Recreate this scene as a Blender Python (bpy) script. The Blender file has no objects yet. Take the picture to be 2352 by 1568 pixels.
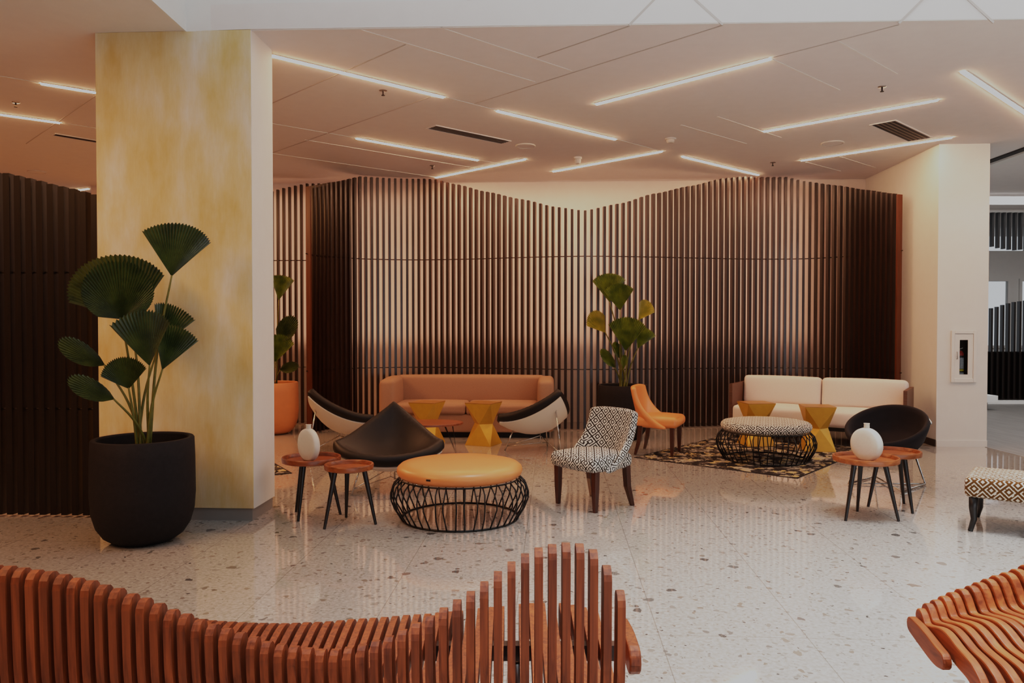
import bpy, bmesh, math, random
from mathutils import Vector, Matrix
random.seed(7)
scene = bpy.context.scene
COL = scene.collection
PI = math.pi
R = math.radians
# ------------------------------------------------------------------ camera
F = 1764.0                      # focal length in pixels of the 2352 x 1568 frame
CH = 1.55                       # camera height
PITCH = -34.0 / F
FW = Vector((0, math.cos(PITCH), math.sin(PITCH)))
UP = Vector((0, -math.sin(PITCH), math.cos(PITCH)))
CAM = Vector((0, 0, CH))
def ray(px, py):
    return FW + Vector((1, 0, 0)) * ((px - 1176) / F) + UP * ((784 - py) / F)
def at(px, py, Y):              # the point of the room seen at a pixel, at depth Y
    d = ray(px, py)
    return CAM + d * (Y / d.y)
def gp(px, py, z=0.0):          # the point seen at a pixel, at height z
    d = ray(px, py)
    return CAM + d * ((z - CH) / d.z)
camd = bpy.data.cameras.new('camera')
camd.sensor_width = 36
camd.lens = F / 2352 * 36
camd.clip_end = 200
cam = bpy.data.objects.new('camera', camd)
cam.location = CAM
cam.rotation_euler = (PI / 2 + PITCH, 0, 0)
COL.objects.link(cam)
scene.camera = cam
ROOM = R(-3.1)                  # the room is turned a little against the camera
RU = Vector((math.cos(ROOM), math.sin(ROOM), 0))
RV = Vector((-math.sin(ROOM), math.cos(ROOM), 0))
CEIL = 3.89

# ------------------------------------------------------------------ materials
def nt(name):
    m = bpy.data.materials.new(name)
    m.use_nodes = True
    n = m.node_tree
    return m, n, n.nodes['Principled BSDF']
def lin(r, g, b):
    f = lambda c: (c / 255 / 12.92) if c / 255 <= .04045 else ((c / 255 + .055) / 1.055) ** 2.4
    return (f(r), f(g), f(b), 1)
def plain(name, rgb, rough=.5, metal=0, spec=.5, noise=.06, scale=8, bump=0, bscale=60, coat=0, stretch=(1, 1, 1)):
    m, t, b = nt(name)
    c = lin(*rgb)
    tc = t.nodes.new('ShaderNodeTexCoord')
    mp = t.nodes.new('ShaderNodeMapping')
    mp.inputs['Scale'].default_value = stretch
    t.links.new(tc.outputs['Object'], mp.inputs['Vector'])
    nz = t.nodes.new('ShaderNodeTexNoise')
    nz.inputs['Scale'].default_value = scale
    nz.inputs['Detail'].default_value = 4
    t.links.new(mp.outputs['Vector'], nz.inputs['Vector'])
    rp = t.nodes.new('ShaderNodeValToRGB')
    rp.color_ramp.elements[0].position = .3
    rp.color_ramp.elements[1].position = .7
    rp.color_ramp.elements[0].color = [max(0, x * (1 - noise)) for x in c[:3]] + [1]
    rp.color_ramp.elements[1].color = [min(1, x * (1 + noise)) for x in c[:3]] + [1]
    t.links.new(nz.outputs['Fac'], rp.inputs['Fac'])
    t.links.new(rp.outputs['Color'], b.inputs['Base Color'])
    b.inputs['Roughness'].default_value = rough
    b.inputs['Metallic'].default_value = metal
    b.inputs['Specular IOR Level'].default_value = spec
    b.inputs['Coat Weight'].default_value = coat
    b.inputs['Coat Roughness'].default_value = .15
    if bump:
        n2 = t.nodes.new('ShaderNodeTexNoise')
        n2.inputs['Scale'].default_value = bscale
        n2.inputs['Detail'].default_value = 3
        t.links.new(mp.outputs['Vector'], n2.inputs['Vector'])
        bp = t.nodes.new('ShaderNodeBump')
        bp.inputs['Strength'].default_value = bump
        bp.inputs['Distance'].default_value = .01
        t.links.new(n2.outputs['Fac'], bp.inputs['Height'])
        t.links.new(bp.outputs['Normal'], b.inputs['Normal'])
    return m
def emit(name, rgb, strength):
    m, t, b = nt(name)
    b.inputs['Base Color'].default_value = (.8, .8, .8, 1)
    b.inputs['Emission Color'].default_value = (*rgb, 1)
    b.inputs['Emission Strength'].default_value = strength
    return m
def wood(name, dark, light, axis='Z', scale=1.0, rough=.35, spec=.5, coat=.0):
    m, t, b = nt(name)
    tc = t.nodes.new('ShaderNodeTexCoord')
    mp = t.nodes.new('ShaderNodeMapping')
    s = {'X': (1.2, 40, 40), 'Y': (40, 1.2, 40), 'Z': (40, 40, 1.2)}[axis]
    mp.inputs['Scale'].default_value = [x * scale for x in s]
    t.links.new(tc.outputs['Object'], mp.inputs['Vector'])
    nz = t.nodes.new('ShaderNodeTexNoise')
    nz.inputs['Scale'].default_value = 2.0
    nz.inputs['Detail'].default_value = 5
    nz.inputs['Distortion'].default_value = .6
    t.links.new(mp.outputs['Vector'], nz.inputs['Vector'])
    rp = t.nodes.new('ShaderNodeValToRGB')
    rp.color_ramp.elements[0].position = .32
    rp.color_ramp.elements[1].position = .68
    rp.color_ramp.elements[0].color = lin(*dark)
    rp.color_ramp.elements[1].color = lin(*light)
    t.links.new(nz.outputs['Fac'], rp.inputs['Fac'])
    oi = t.nodes.new('ShaderNodeObjectInfo')
    mr = t.nodes.new('ShaderNodeMapRange')
    mr.inputs['To Min'].default_value = .82
    mr.inputs['To Max'].default_value = 1.15
    t.links.new(oi.outputs['Random'], mr.inputs['Value'])
    mx = t.nodes.new('ShaderNodeVectorMath'); mx.operation = 'SCALE'
    t.links.new(rp.outputs['Color'], mx.inputs[0])
    t.links.new(mr.outputs['Result'], mx.inputs['Scale'])
    t.links.new(mx.outputs['Vector'], b.inputs['Base Color'])
    b.inputs['Roughness'].default_value = rough
    b.inputs['Specular IOR Level'].default_value = spec
    b.inputs['Coat Weight'].default_value = coat
    return m
def math_node(t, op, a, b=None, c=None):
    n = t.nodes.new('ShaderNodeMath'); n.operation = op
    for i, v in enumerate((a, b, c)):
        if v is None: continue
        if isinstance(v, (int, float)): n.inputs[i].default_value = v
        else: t.links.new(v, n.inputs[i])
    return n.outputs[0]
def key_pattern(name, line_rgb, ground_rgb, cell=.085, lw=.075):
    """ diamonds within diamonds, joined by hooked lines """
    m, t, b = nt(name)
    uv = t.nodes.new('ShaderNodeUVMap'); uv.uv_map = 'UVMap'
    mp = t.nodes.new('ShaderNodeMapping')
    mp.inputs['Rotation'].default_value = (0, 0, R(45))
    mp.inputs['Scale'].default_value = (1 / cell, 1 / cell * 1.0, 1)
    t.links.new(uv.outputs['UV'], mp.inputs['Vector'])
    sx = t.nodes.new('ShaderNodeSeparateXYZ')
    t.links.new(mp.outputs['Vector'], sx.inputs[0])
    u, v = sx.outputs[0], sx.outputs[1]
    fu = math_node(t, 'SUBTRACT', math_node(t, 'FRACT', u), .5)
    fv = math_node(t, 'SUBTRACT', math_node(t, 'FRACT', v), .5)
    au, av = math_node(t, 'ABSOLUTE', fu), math_node(t, 'ABSOLUTE', fv)
    mxx = math_node(t, 'MAXIMUM', au, av)                       # 0 .. .5
    ring1 = math_node(t, 'GREATER_THAN', mxx, .5 - lw)
    ring2 = math_node(t, 'COMPARE', mxx, .21, lw * .88)
    # break the outer ring on one side in a checker, and join it to the inner ring
    chk = math_node(t, 'MODULO', math_node(t, 'ADD', math_node(t, 'FLOOR', u), math_node(t, 'MULTIPLY', math_node(t, 'FLOOR', v), 2)), 3)
    chk = math_node(t, 'LESS_THAN', math_node(t, 'ABSOLUTE', chk), .5)
    gap = math_node(t, 'MULTIPLY', math_node(t, 'GREATER_THAN', fu, .28), math_node(t, 'LESS_THAN', av, .12))
    keep = math_node(t, 'SUBTRACT', 1, math_node(t, 'MULTIPLY', gap, chk))
    ring1 = math_node(t, 'MULTIPLY', ring1, keep)
    bar = math_node(t, 'MULTIPLY', math_node(t, 'COMPARE', fv, 0, .045), math_node(t, 'GREATER_THAN', math_node(t, 'MULTIPLY', fu, -1), .2))
    bar = math_node(t, 'MULTIPLY', bar, chk)
    bar2 = math_node(t, 'MULTIPLY', math_node(t, 'COMPARE', fu, 0, .045), math_node(t, 'GREATER_THAN', av, .38))
    ln = math_node(t, 'MAXIMUM', math_node(t, 'MAXIMUM', ring1, ring2), math_node(t, 'MAXIMUM', bar, bar2))
    mix = t.nodes.new('ShaderNodeMix'); mix.data_type = 'RGBA'
    mix.inputs['A'].default_value = lin(*ground_rgb)
    mix.inputs['B'].default_value = lin(*line_rgb)
    t.links.new(ln, mix.inputs['Factor'])
    t.links.new(mix.outputs['Result'], b.inputs['Base Color'])
    b.inputs['Roughness'].default_value = .9
    b.inputs['Specular IOR Level'].default_value = .2
    return m
def terrazzo():
    m, t, b = nt('terrazzo')
    tc = t.nodes.new('ShaderNodeTexCoord')
    def warp(scale, amt):
        nz = t.nodes.new('ShaderNodeTexNoise'); nz.inputs['Scale'].default_value = scale
        t.links.new(tc.outputs['Object'], nz.inputs['Vector'])
        sb = t.nodes.new('ShaderNodeVectorMath'); sb.operation = 'SUBTRACT'; sb.inputs[1].default_value = (.5, .5, .5)
        t.links.new(nz.outputs['Color'], sb.inputs[0])
        sc = t.nodes.new('ShaderNodeVectorMath'); sc.operation = 'SCALE'; sc.inputs['Scale'].default_value = amt
        t.links.new(sb.outputs[0], sc.inputs[0])
        ad = t.nodes.new('ShaderNodeVectorMath'); ad.operation = 'ADD'
        t.links.new(tc.outputs['Object'], ad.inputs[0]); t.links.new(sc.outputs[0], ad.inputs[1])
        return ad.outputs[0]
    wv = warp(18, .06)
    base = None
    def mixc(a, bcol, fac):
        mx = t.nodes.new('ShaderNodeMix'); mx.data_type = 'RGBA'
        if isinstance(a, tuple): mx.inputs['A'].default_value = a
        else: t.links.new(a, mx.inputs['A'])
        if isinstance(bcol, tuple): mx.inputs['B'].default_value = bcol
        else: t.links.new(bcol, mx.inputs['B'])
        t.links.new(fac, mx.inputs['Factor'])
        return mx.outputs['Result']
    nz = t.nodes.new('ShaderNodeTexNoise'); nz.inputs['Scale'].default_value = 45; nz.inputs['Detail'].default_value = 6
    t.links.new(tc.outputs['Object'], nz.inputs['Vector'])
    rp = t.nodes.new('ShaderNodeValToRGB')
    rp.color_ramp.elements[0].position = .35; rp.color_ramp.elements[1].position = .65
    rp.color_ramp.elements[0].color = lin(150, 145, 138); rp.color_ramp.elements[1].color = lin(176, 172, 166)
    t.links.new(nz.outputs['Fac'], rp.inputs['Fac'])
    col = rp.outputs['Color']
    def chips(col, scale, size, prob, ramp):
        vo = t.nodes.new('ShaderNodeTexVoronoi'); vo.inputs['Scale'].default_value = scale
        t.links.new(wv, vo.inputs['Vector'])
        sp = t.nodes.new('ShaderNodeSeparateColor'); t.links.new(vo.outputs['Color'], sp.inputs[0])
        pick = math_node(t, 'LESS_THAN', sp.outputs[0], prob)
        sz = math_node(t, 'MULTIPLY', math_node(t, 'ADD', sp.outputs[1], .35), size)
        ins = math_node(t, 'LESS_THAN', vo.outputs['Distance'], sz)
        fac = math_node(t, 'MULTIPLY', pick, ins)
        cr = t.nodes.new('ShaderNodeValToRGB'); cr.color_ramp.interpolation = 'CONSTANT'
        els = cr.color_ramp.elements
        els[0].color = lin(*ramp[0]); els[1].position = 1 / len(ramp); els[1].color = lin(*ramp[1])
        for i in range(2, len(ramp)):
            e = els.new(i / len(ramp)); e.color = lin(*ramp[i])
        t.links.new(sp.outputs[2], cr.inputs['Fac'])
        return mixc(col, cr.outputs['Color'], fac)
    col = chips(col, 60, .36, .30, [(132, 128, 123), (160, 156, 151), (122, 118, 113), (178, 175, 170)])
    col = chips(col, 26, .40, .20, [(134, 129, 123), (118, 114, 109), (150, 144, 136), (128, 118, 108)])
    col = chips(col, 13, .34, .08, [(104, 101, 97), (130, 122, 113), (118, 115, 110), (140, 134, 126), (88, 85, 82)])
    col = chips(col, 34, .28, .025, [(66, 64, 62), (80, 77, 74)])
    # joints of the slabs
    sx = t.nodes.new('ShaderNodeSeparateXYZ'); t.links.new(tc.outputs['Object'], sx.inputs[0])
    def joint(o, size, off):
        f = math_node(t, 'FRACT', math_node(t, 'ADD', math_node(t, 'DIVIDE', o, size), off))
        return math_node(t, 'LESS_THAN', math_node(t, 'MULTIPLY', f, size), .005)
    jn = math_node(t, 'MAXIMUM', joint(sx.outputs[0], .735, .28), joint(sx.outputs[1], 1.47, .37))
    col = mixc(col, lin(104, 99, 92), math_node(t, 'MULTIPLY', jn, .65))
    t.links.new(col, b.inputs['Base Color'])
    n3 = t.nodes.new('ShaderNodeTexNoise'); n3.inputs['Scale'].default_value = 3
    t.links.new(tc.outputs['Object'], n3.inputs['Vector'])
    mr = t.nodes.new('ShaderNodeMapRange'); mr.inputs['To Min'].default_value = .035; mr.inputs['To Max'].default_value = .08
    t.links.new(n3.outputs['Fac'], mr.inputs['Value'])
    t.links.new(mr.outputs['Result'], b.inputs['Roughness'])
    b.inputs['Specular IOR Level'].default_value = .8
    b.inputs['Coat Weight'].default_value = .4
    b.inputs['Coat Roughness'].default_value = .03
    return m
def rug_mat():
    m, t, b = nt('rug_weave')
    tc = t.nodes.new('ShaderNodeTexCoord')
    mp = t.nodes.new('ShaderNodeMapping'); mp.inputs['Scale'].default_value = (1, 1.0, 1)
    t.links.new(tc.outputs['Object'], mp.inputs['Vector'])
    vo = t.nodes.new('ShaderNodeTexVoronoi'); vo.inputs['Scale'].default_value = 12; vo.distance = 'CHEBYCHEV'
    nz = t.nodes.new('ShaderNodeTexNoise'); nz.inputs['Scale'].default_value = 9; nz.inputs['Detail'].default_value = 5
    t.links.new(mp.outputs['Vector'], nz.inputs['Vector'])
    ad = t.nodes.new('ShaderNodeVectorMath'); ad.operation = 'MULTIPLY_ADD'
    ad.inputs[1].default_value = (.25, .25, .25)
    t.links.new(nz.outputs['Color'], ad.inputs[0]); t.links.new(mp.outputs['Vector'], ad.inputs[2])
    t.links.new(ad.outputs[0], vo.inputs['Vector'])
    sp = t.nodes.new('ShaderNodeSeparateColor'); t.links.new(vo.outputs['Color'], sp.inputs[0])
    mixv = math_node(t, 'ADD', math_node(t, 'MULTIPLY', sp.outputs[0], .6), math_node(t, 'MULTIPLY', nz.outputs['Fac'], .4))
    cr = t.nodes.new('ShaderNodeValToRGB'); cr.color_ramp.interpolation = 'CONSTANT'
    e = cr.color_ramp.elements
    e[0].color = lin(38, 34, 34)
    e[1].position = .42; e[1].color = lin(70, 64, 60)
    for p, c in ((.5, (138, 130, 118)), (.56, (54, 49, 47)), (.62, (180, 158, 112)), (.69, (160, 152, 138)), (.78, (60, 55, 52))):
        x = e.new(p); x.color = lin(*c)
    t.links.new(mixv, cr.inputs['Fac'])
    t.links.new(cr.outputs['Color'], b.inputs['Base Color'])
    b.inputs['Roughness'].default_value = .95
    b.inputs['Specular IOR Level'].default_value = .1
    return m
def plaster(name, c1, c2, c3):
    m, t, b = nt(name)
    tc = t.nodes.new('ShaderNodeTexCoord')
    mp = t.nodes.new('ShaderNodeMapping'); mp.inputs['Scale'].default_value = (1, 1, .35)
    t.links.new(tc.outputs['Object'], mp.inputs['Vector'])
    nz = t.nodes.new('ShaderNodeTexNoise'); nz.inputs['Scale'].default_value = 3.2; nz.inputs['Detail'].default_value = 8
    nz.inputs['Roughness'].default_value = .6
    t.links.new(mp.outputs['Vector'], nz.inputs['Vector'])
    cr = t.nodes.new('ShaderNodeValToRGB'); e = cr.color_ramp.elements
    e[0].position = .34; e[0].color = lin(*c1); e[1].position = .68; e[1].color = lin(*c3)
    x = e.new(.5); x.color = lin(*c2)
    t.links.new(nz.outputs['Fac'], cr.inputs['Fac'])
    m2 = t.nodes.new('ShaderNodeMapping'); m2.inputs['Scale'].default_value = (160, 160, 6)
    t.links.new(tc.outputs['Object'], m2.inputs['Vector'])
    n2 = t.nodes.new('ShaderNodeTexNoise'); n2.inputs['Scale'].default_value = 1; n2.inputs['Detail'].default_value = 2
    t.links.new(m2.outputs['Vector'], n2.inputs['Vector'])
    mr = t.nodes.new('ShaderNodeMapRange'); mr.inputs['To Min'].default_value = .93; mr.inputs['To Max'].default_value = 1.07
    t.links.new(n2.outputs['Fac'], mr.inputs['Value'])
    sc = t.nodes.new('ShaderNodeVectorMath'); sc.operation = 'SCALE'
    t.links.new(cr.outputs['Color'], sc.inputs[0]); t.links.new(mr.outputs['Result'], sc.inputs['Scale'])
    t.links.new(sc.outputs[0], b.inputs['Base Color'])
    b.inputs['Roughness'].default_value = .7
    b.inputs['Specular IOR Level'].default_value = .3
    return m
def leaf_mat(name, c1, c2, trans=.25):
    m, t, b = nt(name)
    tc = t.nodes.new('ShaderNodeTexCoord')
    nz = t.nodes.new('ShaderNodeTexNoise'); nz.inputs['Scale'].default_value = 9; nz.inputs['Detail'].default_value = 3
    t.links.new(tc.outputs['Object'], nz.inputs['Vector'])
    cr = t.nodes.new('ShaderNodeValToRGB'); e = cr.color_ramp.elements
    e[0].position = .35; e[0].color = lin(*c1); e[1].position = .68; e[1].color = lin(*c2)
    t.links.new(nz.outputs['Fac'], cr.inputs['Fac'])
    t.links.new(cr.outputs['Color'], b.inputs['Base Color'])
    b.inputs['Roughness'].default_value = .35
    b.inputs['Specular IOR Level'].default_value = .5
    return m
def glass_mat(name):
    """ thin clear pane: lets light straight through, mirrors a little at grazing angles """
    m = bpy.data.materials.new(name); m.use_nodes = True
    t = m.node_tree; t.nodes.clear()
    out = t.nodes.new('ShaderNodeOutputMaterial')
    tr = t.nodes.new('ShaderNodeBsdfTransparent'); tr.inputs[0].default_value = (.96, .97, .97, 1)
    gl = t.nodes.new('ShaderNodeBsdfGlossy'); gl.inputs['Roughness'].default_value = .02
    fr = t.nodes.new('ShaderNodeFresnel'); fr.inputs[0].default_value = 1.45
    mx = t.nodes.new('ShaderNodeMixShader')
    t.links.new(fr.outputs[0], mx.inputs[0]); t.links.new(tr.outputs[0], mx.inputs[1]); t.links.new(gl.outputs[0], mx.inputs[2])
    t.links.new(mx.outputs[0], out.inputs[0])
    return m

M = dict(
    floor=terrazzo(), rug=rug_mat(),
    rug_border=plain('rug_border', (46, 42, 42), .95, spec=.1),
    grey_floor=wood('grey_plank', (96, 92, 88), (126, 121, 116), 'Y', .5, .45),
    wall=plain('warm_white_wall', (216, 202, 192), .8, spec=.2, noise=.02),
    rear=plain('brown_wall', (120, 92, 72), .7, noise=.05),
    white=plain('white_paint', (222, 220, 216), .7, spec=.25, noise=.015),
    ceil=plain('ceiling_paint', (226, 221, 218), .85, spec=.15, noise=.015),
    fascia=plain('fascia_paint', (226, 225, 222), .8, spec=.15, noise=.01),
    plaster=plaster('mottled_plaster', (204, 174, 112), (214, 194, 152), (222, 214, 198)),
    base_grey=plain('grey_base_strip', (140, 136, 132), .5, noise=.03),
    base_dark=plain('dark_base_strip', (58, 46, 40), .5),
    groove=plain('pale_groove', (226, 222, 216), .6, noise=.01),
    seam=plain('dark_seam', (186, 178, 172), .8, noise=.01),
    walnut=wood('walnut_slat', (25, 13, 8), (44, 24, 14), 'Z', 1, .33, .55),
    walnut_dark=wood('dark_walnut_slat', (22, 13, 9), (38, 22, 13), 'Z', 1, .33, .55),
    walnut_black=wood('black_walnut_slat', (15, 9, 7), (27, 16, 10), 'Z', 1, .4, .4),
    lit_end_wood=wood('lit_end_board_wood', (70, 34, 16), (92, 46, 22), 'Z', 1, .4),  # orange lamplight on the end slats is put into this wood colour
    bench=wood('red_brown_bench_wood', (100, 44, 18), (152, 76, 36), 'Z', .8, .48, .4, .0),
    bench_y=wood('orange_brown_bench_wood', (116, 52, 22), (164, 82, 40), 'Y', .6, .5, .3, .0),
    rail=wood('dark_bench_rail', (40, 22, 16), (60, 34, 24), 'X', 1, .45),
    black_metal=plain('black_wire', (24, 22, 22), .4, metal=.3),
    black_wood=plain('black_leg', (26, 23, 23), .35),
    chrome=plain('chrome', (200, 196, 190), .12, metal=1, noise=.01),
    steel=plain('brushed_steel', (170, 168, 166), .3, metal=1, noise=.02),
    pot_black=plain('charcoal_pot', (33, 30, 31), .75, spec=.2, noise=.12, scale=30, bump=.15, bscale=90),
    pot_orange=plain('orange_pot', (200, 126, 78), .6, noise=.06),
    soil=plain('soil', (46, 34, 26), .95, noise=.5, scale=60, bump=.8, bscale=60),
    stalk=plain('stalk', (98, 96, 34), .5, noise=.2, scale=20),
    leaf_dark=leaf_mat('dark_leaf', (40, 50, 20), (66, 76, 32)),
    leaf=leaf_mat('green_leaf', (56, 72, 20), (100, 112, 32)),
    leaf_yellow=leaf_mat('yellow_green_leaf', (120, 116, 34), (160, 146, 48)),
    orange_leather=plain('orange_leather', (224, 138, 80), .40, noise=.04, scale=6, bump=.08, bscale=220, coat=.15),
    black_leather=plain('black_leather', (24, 20, 20), .5, spec=.3, noise=.1, bump=.1, bscale=160),
    black_fabric=plain('black_fabric', (34, 30, 32), .85, spec=.25, noise=.1, bump=.1, bscale=300),
    white_shell=plain('white_shell', (224, 218, 208), .35, noise=.01),
    tan_fabric=plain('tan_fabric', (160, 126, 104), .95, spec=.15, noise=.10, scale=160, bump=.25, bscale=400),
    cream_fabric=plain('cream_fabric', (226, 212, 206), .95, spec=.15, noise=.04, scale=120, bump=.15, bscale=400),
    sofa_wood=wood('sofa_frame_wood', (74, 48, 34), (96, 64, 46), 'X', 1, .45),
    black_base=plain('black_sofa_base', (22, 19, 18), .6),
    gold=plain('gold_lacquer', (206, 158, 56), .42, metal=.2, noise=.05, scale=12),
    gold_top=plain('gold_lacquer_top', (170, 120, 54), .35, metal=.35, noise=.06, scale=12),
    tray=wood('tray_wood', (122, 64, 32), (164, 94, 52), 'X', .5, .3),
    tray_dark=wood('dark_tray_wood', (104, 52, 28), (142, 78, 44), 'X', .5, .3),
    ceramic=plain('white_ceramic', (214, 208, 196), .6, noise=.02, scale=40, bump=.1, bscale=80),
    chair_leg=wood('mahogany_leg', (50, 24, 16), (82, 42, 28), 'Z', 1, .3, .5, .2),
    key=key_pattern('black_key_weave', (46, 38, 33), (222, 218, 210), .066),
    key_brown=key_pattern('brown_key_weave', (92, 60, 26), (206, 198, 184), .078, .095),
    blade=plain('vent_blade', (132, 116, 104), .6),
    vent=plain('dark_vent', (36, 30, 28), .6),
    plastic=plain('white_plastic', (216, 210, 202), .5, noise=.01),
    ext_red=plain('red_enamel', (168, 34, 26), .3),
    ext_black=plain('black_interior', (18, 16, 17), .5),
    ext_label=plain('grey_label', (168, 172, 178), .6, noise=.25, scale=90),
    ext_yellow=plain('yellow_label', (206, 186, 40), .6),
    glass=glass_mat('clear_glass'),
    lamp=emit('lamp_diffuser', (1.0, .52, .29), 86.0),
)

# ------------------------------------------------------------------ mesh helpers
def nb():
    return bmesh.new()
def finish(name, bm, mat, parent=None, smooth=False, uv=None, sub=0, bevel=0, angle=None):
    bmesh.ops.recalc_face_normals(bm, faces=bm.faces)
    if uv:
        lay = bm.loops.layers.uv.new('UVMap')
        for f in bm.faces:
            n = f.normal
            ax = max(range(3), key=lambda i: abs(n[i]))
            for l in f.loops:
                c = l.vert.co
                l[lay].uv = ((c.y, c.z), (c.x, c.z), (c.x, c.y))[ax]
    me = bpy.data.meshes.new(name)
    bm.to_mesh(me); bm.free()
    if smooth:
        for p in me.polygons: p.use_smooth = True
    me.materials.append(mat)
    o = bpy.data.objects.new(name, me)
    COL.objects.link(o)
    if parent: o.parent = parent
    if angle is not None:
        me.set_sharp_from_angle(angle=R(angle))
    if bevel:
        md = o.modifiers.new('bevel', 'BEVEL'); md.width = bevel; md.segments = 2; md.limit_method = 'ANGLE'
    if sub:
        md = o.modifiers.new('sub', 'SUBSURF'); md.levels = sub; md.render_levels = sub
    return o
def box(bm, c, s, rot=None):
    c = Vector(c)
    vs = []
    for dz in (-.5, .5):
        for dx, dy in ((-.5, -.5), (.5, -.5), (.5, .5), (-.5, .5)):
            v = Vector((dx * s[0], dy * s[1], dz * s[2]))
            if rot is not None: v = rot @ v
            vs.append(bm.verts.new(c + v))
    for q in ((3, 2, 1, 0), (4, 5, 6, 7), (0, 1, 5, 4), (1, 2, 6, 5), (2, 3, 7, 6), (3, 0, 4, 7)):
        bm.faces.new([vs[i] for i in q])
def bar(bm, a, b, w, h, up=(0, 0, 1)):          # box from a to b, w across, h along up
    a, b = Vector(a), Vector(b)
    d = (b - a); L = d.length; d.normalize()
    s = d.cross(Vector(up))
    if s.length < 1e-6: s = Vector((1, 0, 0))
    s.normalize(); u = s.cross(d)
    box(bm, (a + b) / 2, (w, L, h), Matrix((s, d, u)).transposed())
def tube(bm, pts, r, seg=8, cap=True, closed=False):
    pts = [Vector(p) for p in pts]
    n = len(pts)
    rr = r if isinstance(r, (list, tuple)) else [r] * n
    tans = []
    for i in range(n):
        if closed: a, b = pts[(i - 1) % n], pts[(i + 1) % n]
        else: a, b = pts[max(0, i - 1)], pts[min(n - 1, i + 1)]
        tans.append((b - a).normalized())
    t0 = tans[0]
    ref = Vector((0, 0, 1)) if abs(t0.z) < .9 else Vector((1, 0, 0))
    s = t0.cross(ref).normalized()
    rings = []
    for i in range(n):
        t = tans[i]
        s = (s - t * s.dot(t)).normalized()
        u = t.cross(s)
        rings.append([bm.verts.new(pts[i] + (s * math.cos(k * 2 * PI / seg) + u * math.sin(k * 2 * PI / seg)) * rr[i]) for k in range(seg)])
    m = n if closed else n - 1
    for i in range(m):
        A, B = rings[i], rings[(i + 1) % n]
        for k in range(seg):
            bm.faces.new((A[k], A[(k + 1) % seg], B[(k + 1) % seg], B[k]))
    if cap and not closed:
        bm.faces.new(rings[0][::-1]); bm.faces.new(rings[-1])
def lathe(bm, prof, seg=40, mtx=None):
    rings = []
    for (r, z) in prof:
        if r < 1e-6:
            v = Vector((0, 0, z)); rings.append([bm.verts.new(mtx @ v if mtx else v)])
        else:
            ring = []
            for k in range(seg):
                v = Vector((r * math.cos(2 * PI * k / seg), r * math.sin(2 * PI * k / seg), z))
                ring.append(bm.verts.new(mtx @ v if mtx else v))
            rings.append(ring)
    for A, B in zip(rings, rings[1:]):
        if len(A) == 1 and len(B) == 1: continue
        for k in range(seg):
            k2 = (k + 1) % seg
            if len(A) == 1: bm.faces.new((A[0], B[k2], B[k]))
            elif len(B) == 1: bm.faces.new((A[k], A[k2], B[0]))
            else: bm.faces.new((A[k], A[k2], B[k2], B[k]))
def cushion(bm, c, s, r=.04, puff=(0, 0, 0), k=4, mid=6, rot=None, fn=None):
    """ rounded box, each face swelling by puff """
    h = [x / 2 for x in s]
    r = min(r, *h)
    def axis(hh):
        a = [-hh + r * (1 - math.cos(PI / 2 * i / k)) for i in range(k)]
        mids = [-hh + r + (2 * (hh - r)) * i / mid for i in range(mid + 1)]
        return a + mids + [-x for x in a[::-1]]
    ax = [axis(x) for x in h]
    c = Vector(c)
    cache = {}
    def vert(q):
        key = tuple(round(x, 6) for x in q)
        if key in cache: return cache[key]
        inn = [max(-(h[i] - r), min(h[i] - r, q[i])) for i in range(3)]
        d = Vector([q[i] - inn[i] for i in range(3)])
        if d.length > 1e-9: d = d.normalized() * r
        p = Vector(inn) + d
        w = [max(0, 1 - (q[i] / h[i]) ** 2) for i in range(3)]
        for i in range(3):
            j, l = (i + 1) % 3, (i + 2) % 3
            p[i] += puff[i] * w[j] * w[l] * (q[i] / h[i])
        if fn: p = fn(p)
        if rot is not None: p = rot @ p
        v = bm.verts.new(c + p); cache[key] = v
        return v
    for a in range(3):
        b_, d_ = (a + 1) % 3, (a + 2) % 3
        for sgn in (-1, 1):
            for i in range(len(ax[b_]) - 1):
                for j in range(len(ax[d_]) - 1):
                    qs = []
                    for (ii, jj) in ((i, j), (i + 1, j), (i + 1, j + 1), (i, j + 1)):
                        q = [0, 0, 0]; q[a] = sgn * h[a]; q[b_] = ax[b_][ii]; q[d_] = ax[d_][jj]
                        qs.append(vert(q))
                    qs = list(dict.fromkeys(qs))
                    if len(qs) > 2:
                        try: bm.faces.new(qs if sgn > 0 else qs[::-1])
                        except ValueError: pass
def sheet(bm, grid, th):
    """ closed slab from a grid of points, th thick along its normal """
    n, m = len(grid), len(grid[0])
    def nrm(i, j):
        a = grid[min(i + 1, n - 1)][j] - grid[max(i - 1, 0)][j]
        b = grid[i][min(j + 1, m - 1)] - grid[i][max(j - 1, 0)]
        return a.cross(b).normalized()
    A = [[bm.verts.new(grid[i][j]) for j in range(m)] for i in range(n)]
    B = [[bm.verts.new(grid[i][j] + nrm(i, j) * th) for j in range(m)] for i in range(n)]
    for i in range(n - 1):
        for j in range(m - 1):
            bm.faces.new((A[i][j], A[i + 1][j], A[i + 1][j + 1], A[i][j + 1]))
            bm.faces.new((B[i][j + 1], B[i + 1][j + 1], B[i + 1][j], B[i][j]))
    for i in range(n - 1):
        bm.faces.new((A[i][0], B[i][0], B[i + 1][0], A[i + 1][0]))
        bm.faces.new((A[i + 1][m - 1], B[i + 1][m - 1], B[i][m - 1], A[i][m - 1]))
    for j in range(m - 1):
        bm.faces.new((A[0][j + 1], B[0][j + 1], B[0][j], A[0][j]))
        bm.faces.new((A[n - 1][j], B[n - 1][j], B[n - 1][j + 1], A[n - 1][j + 1]))
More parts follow.
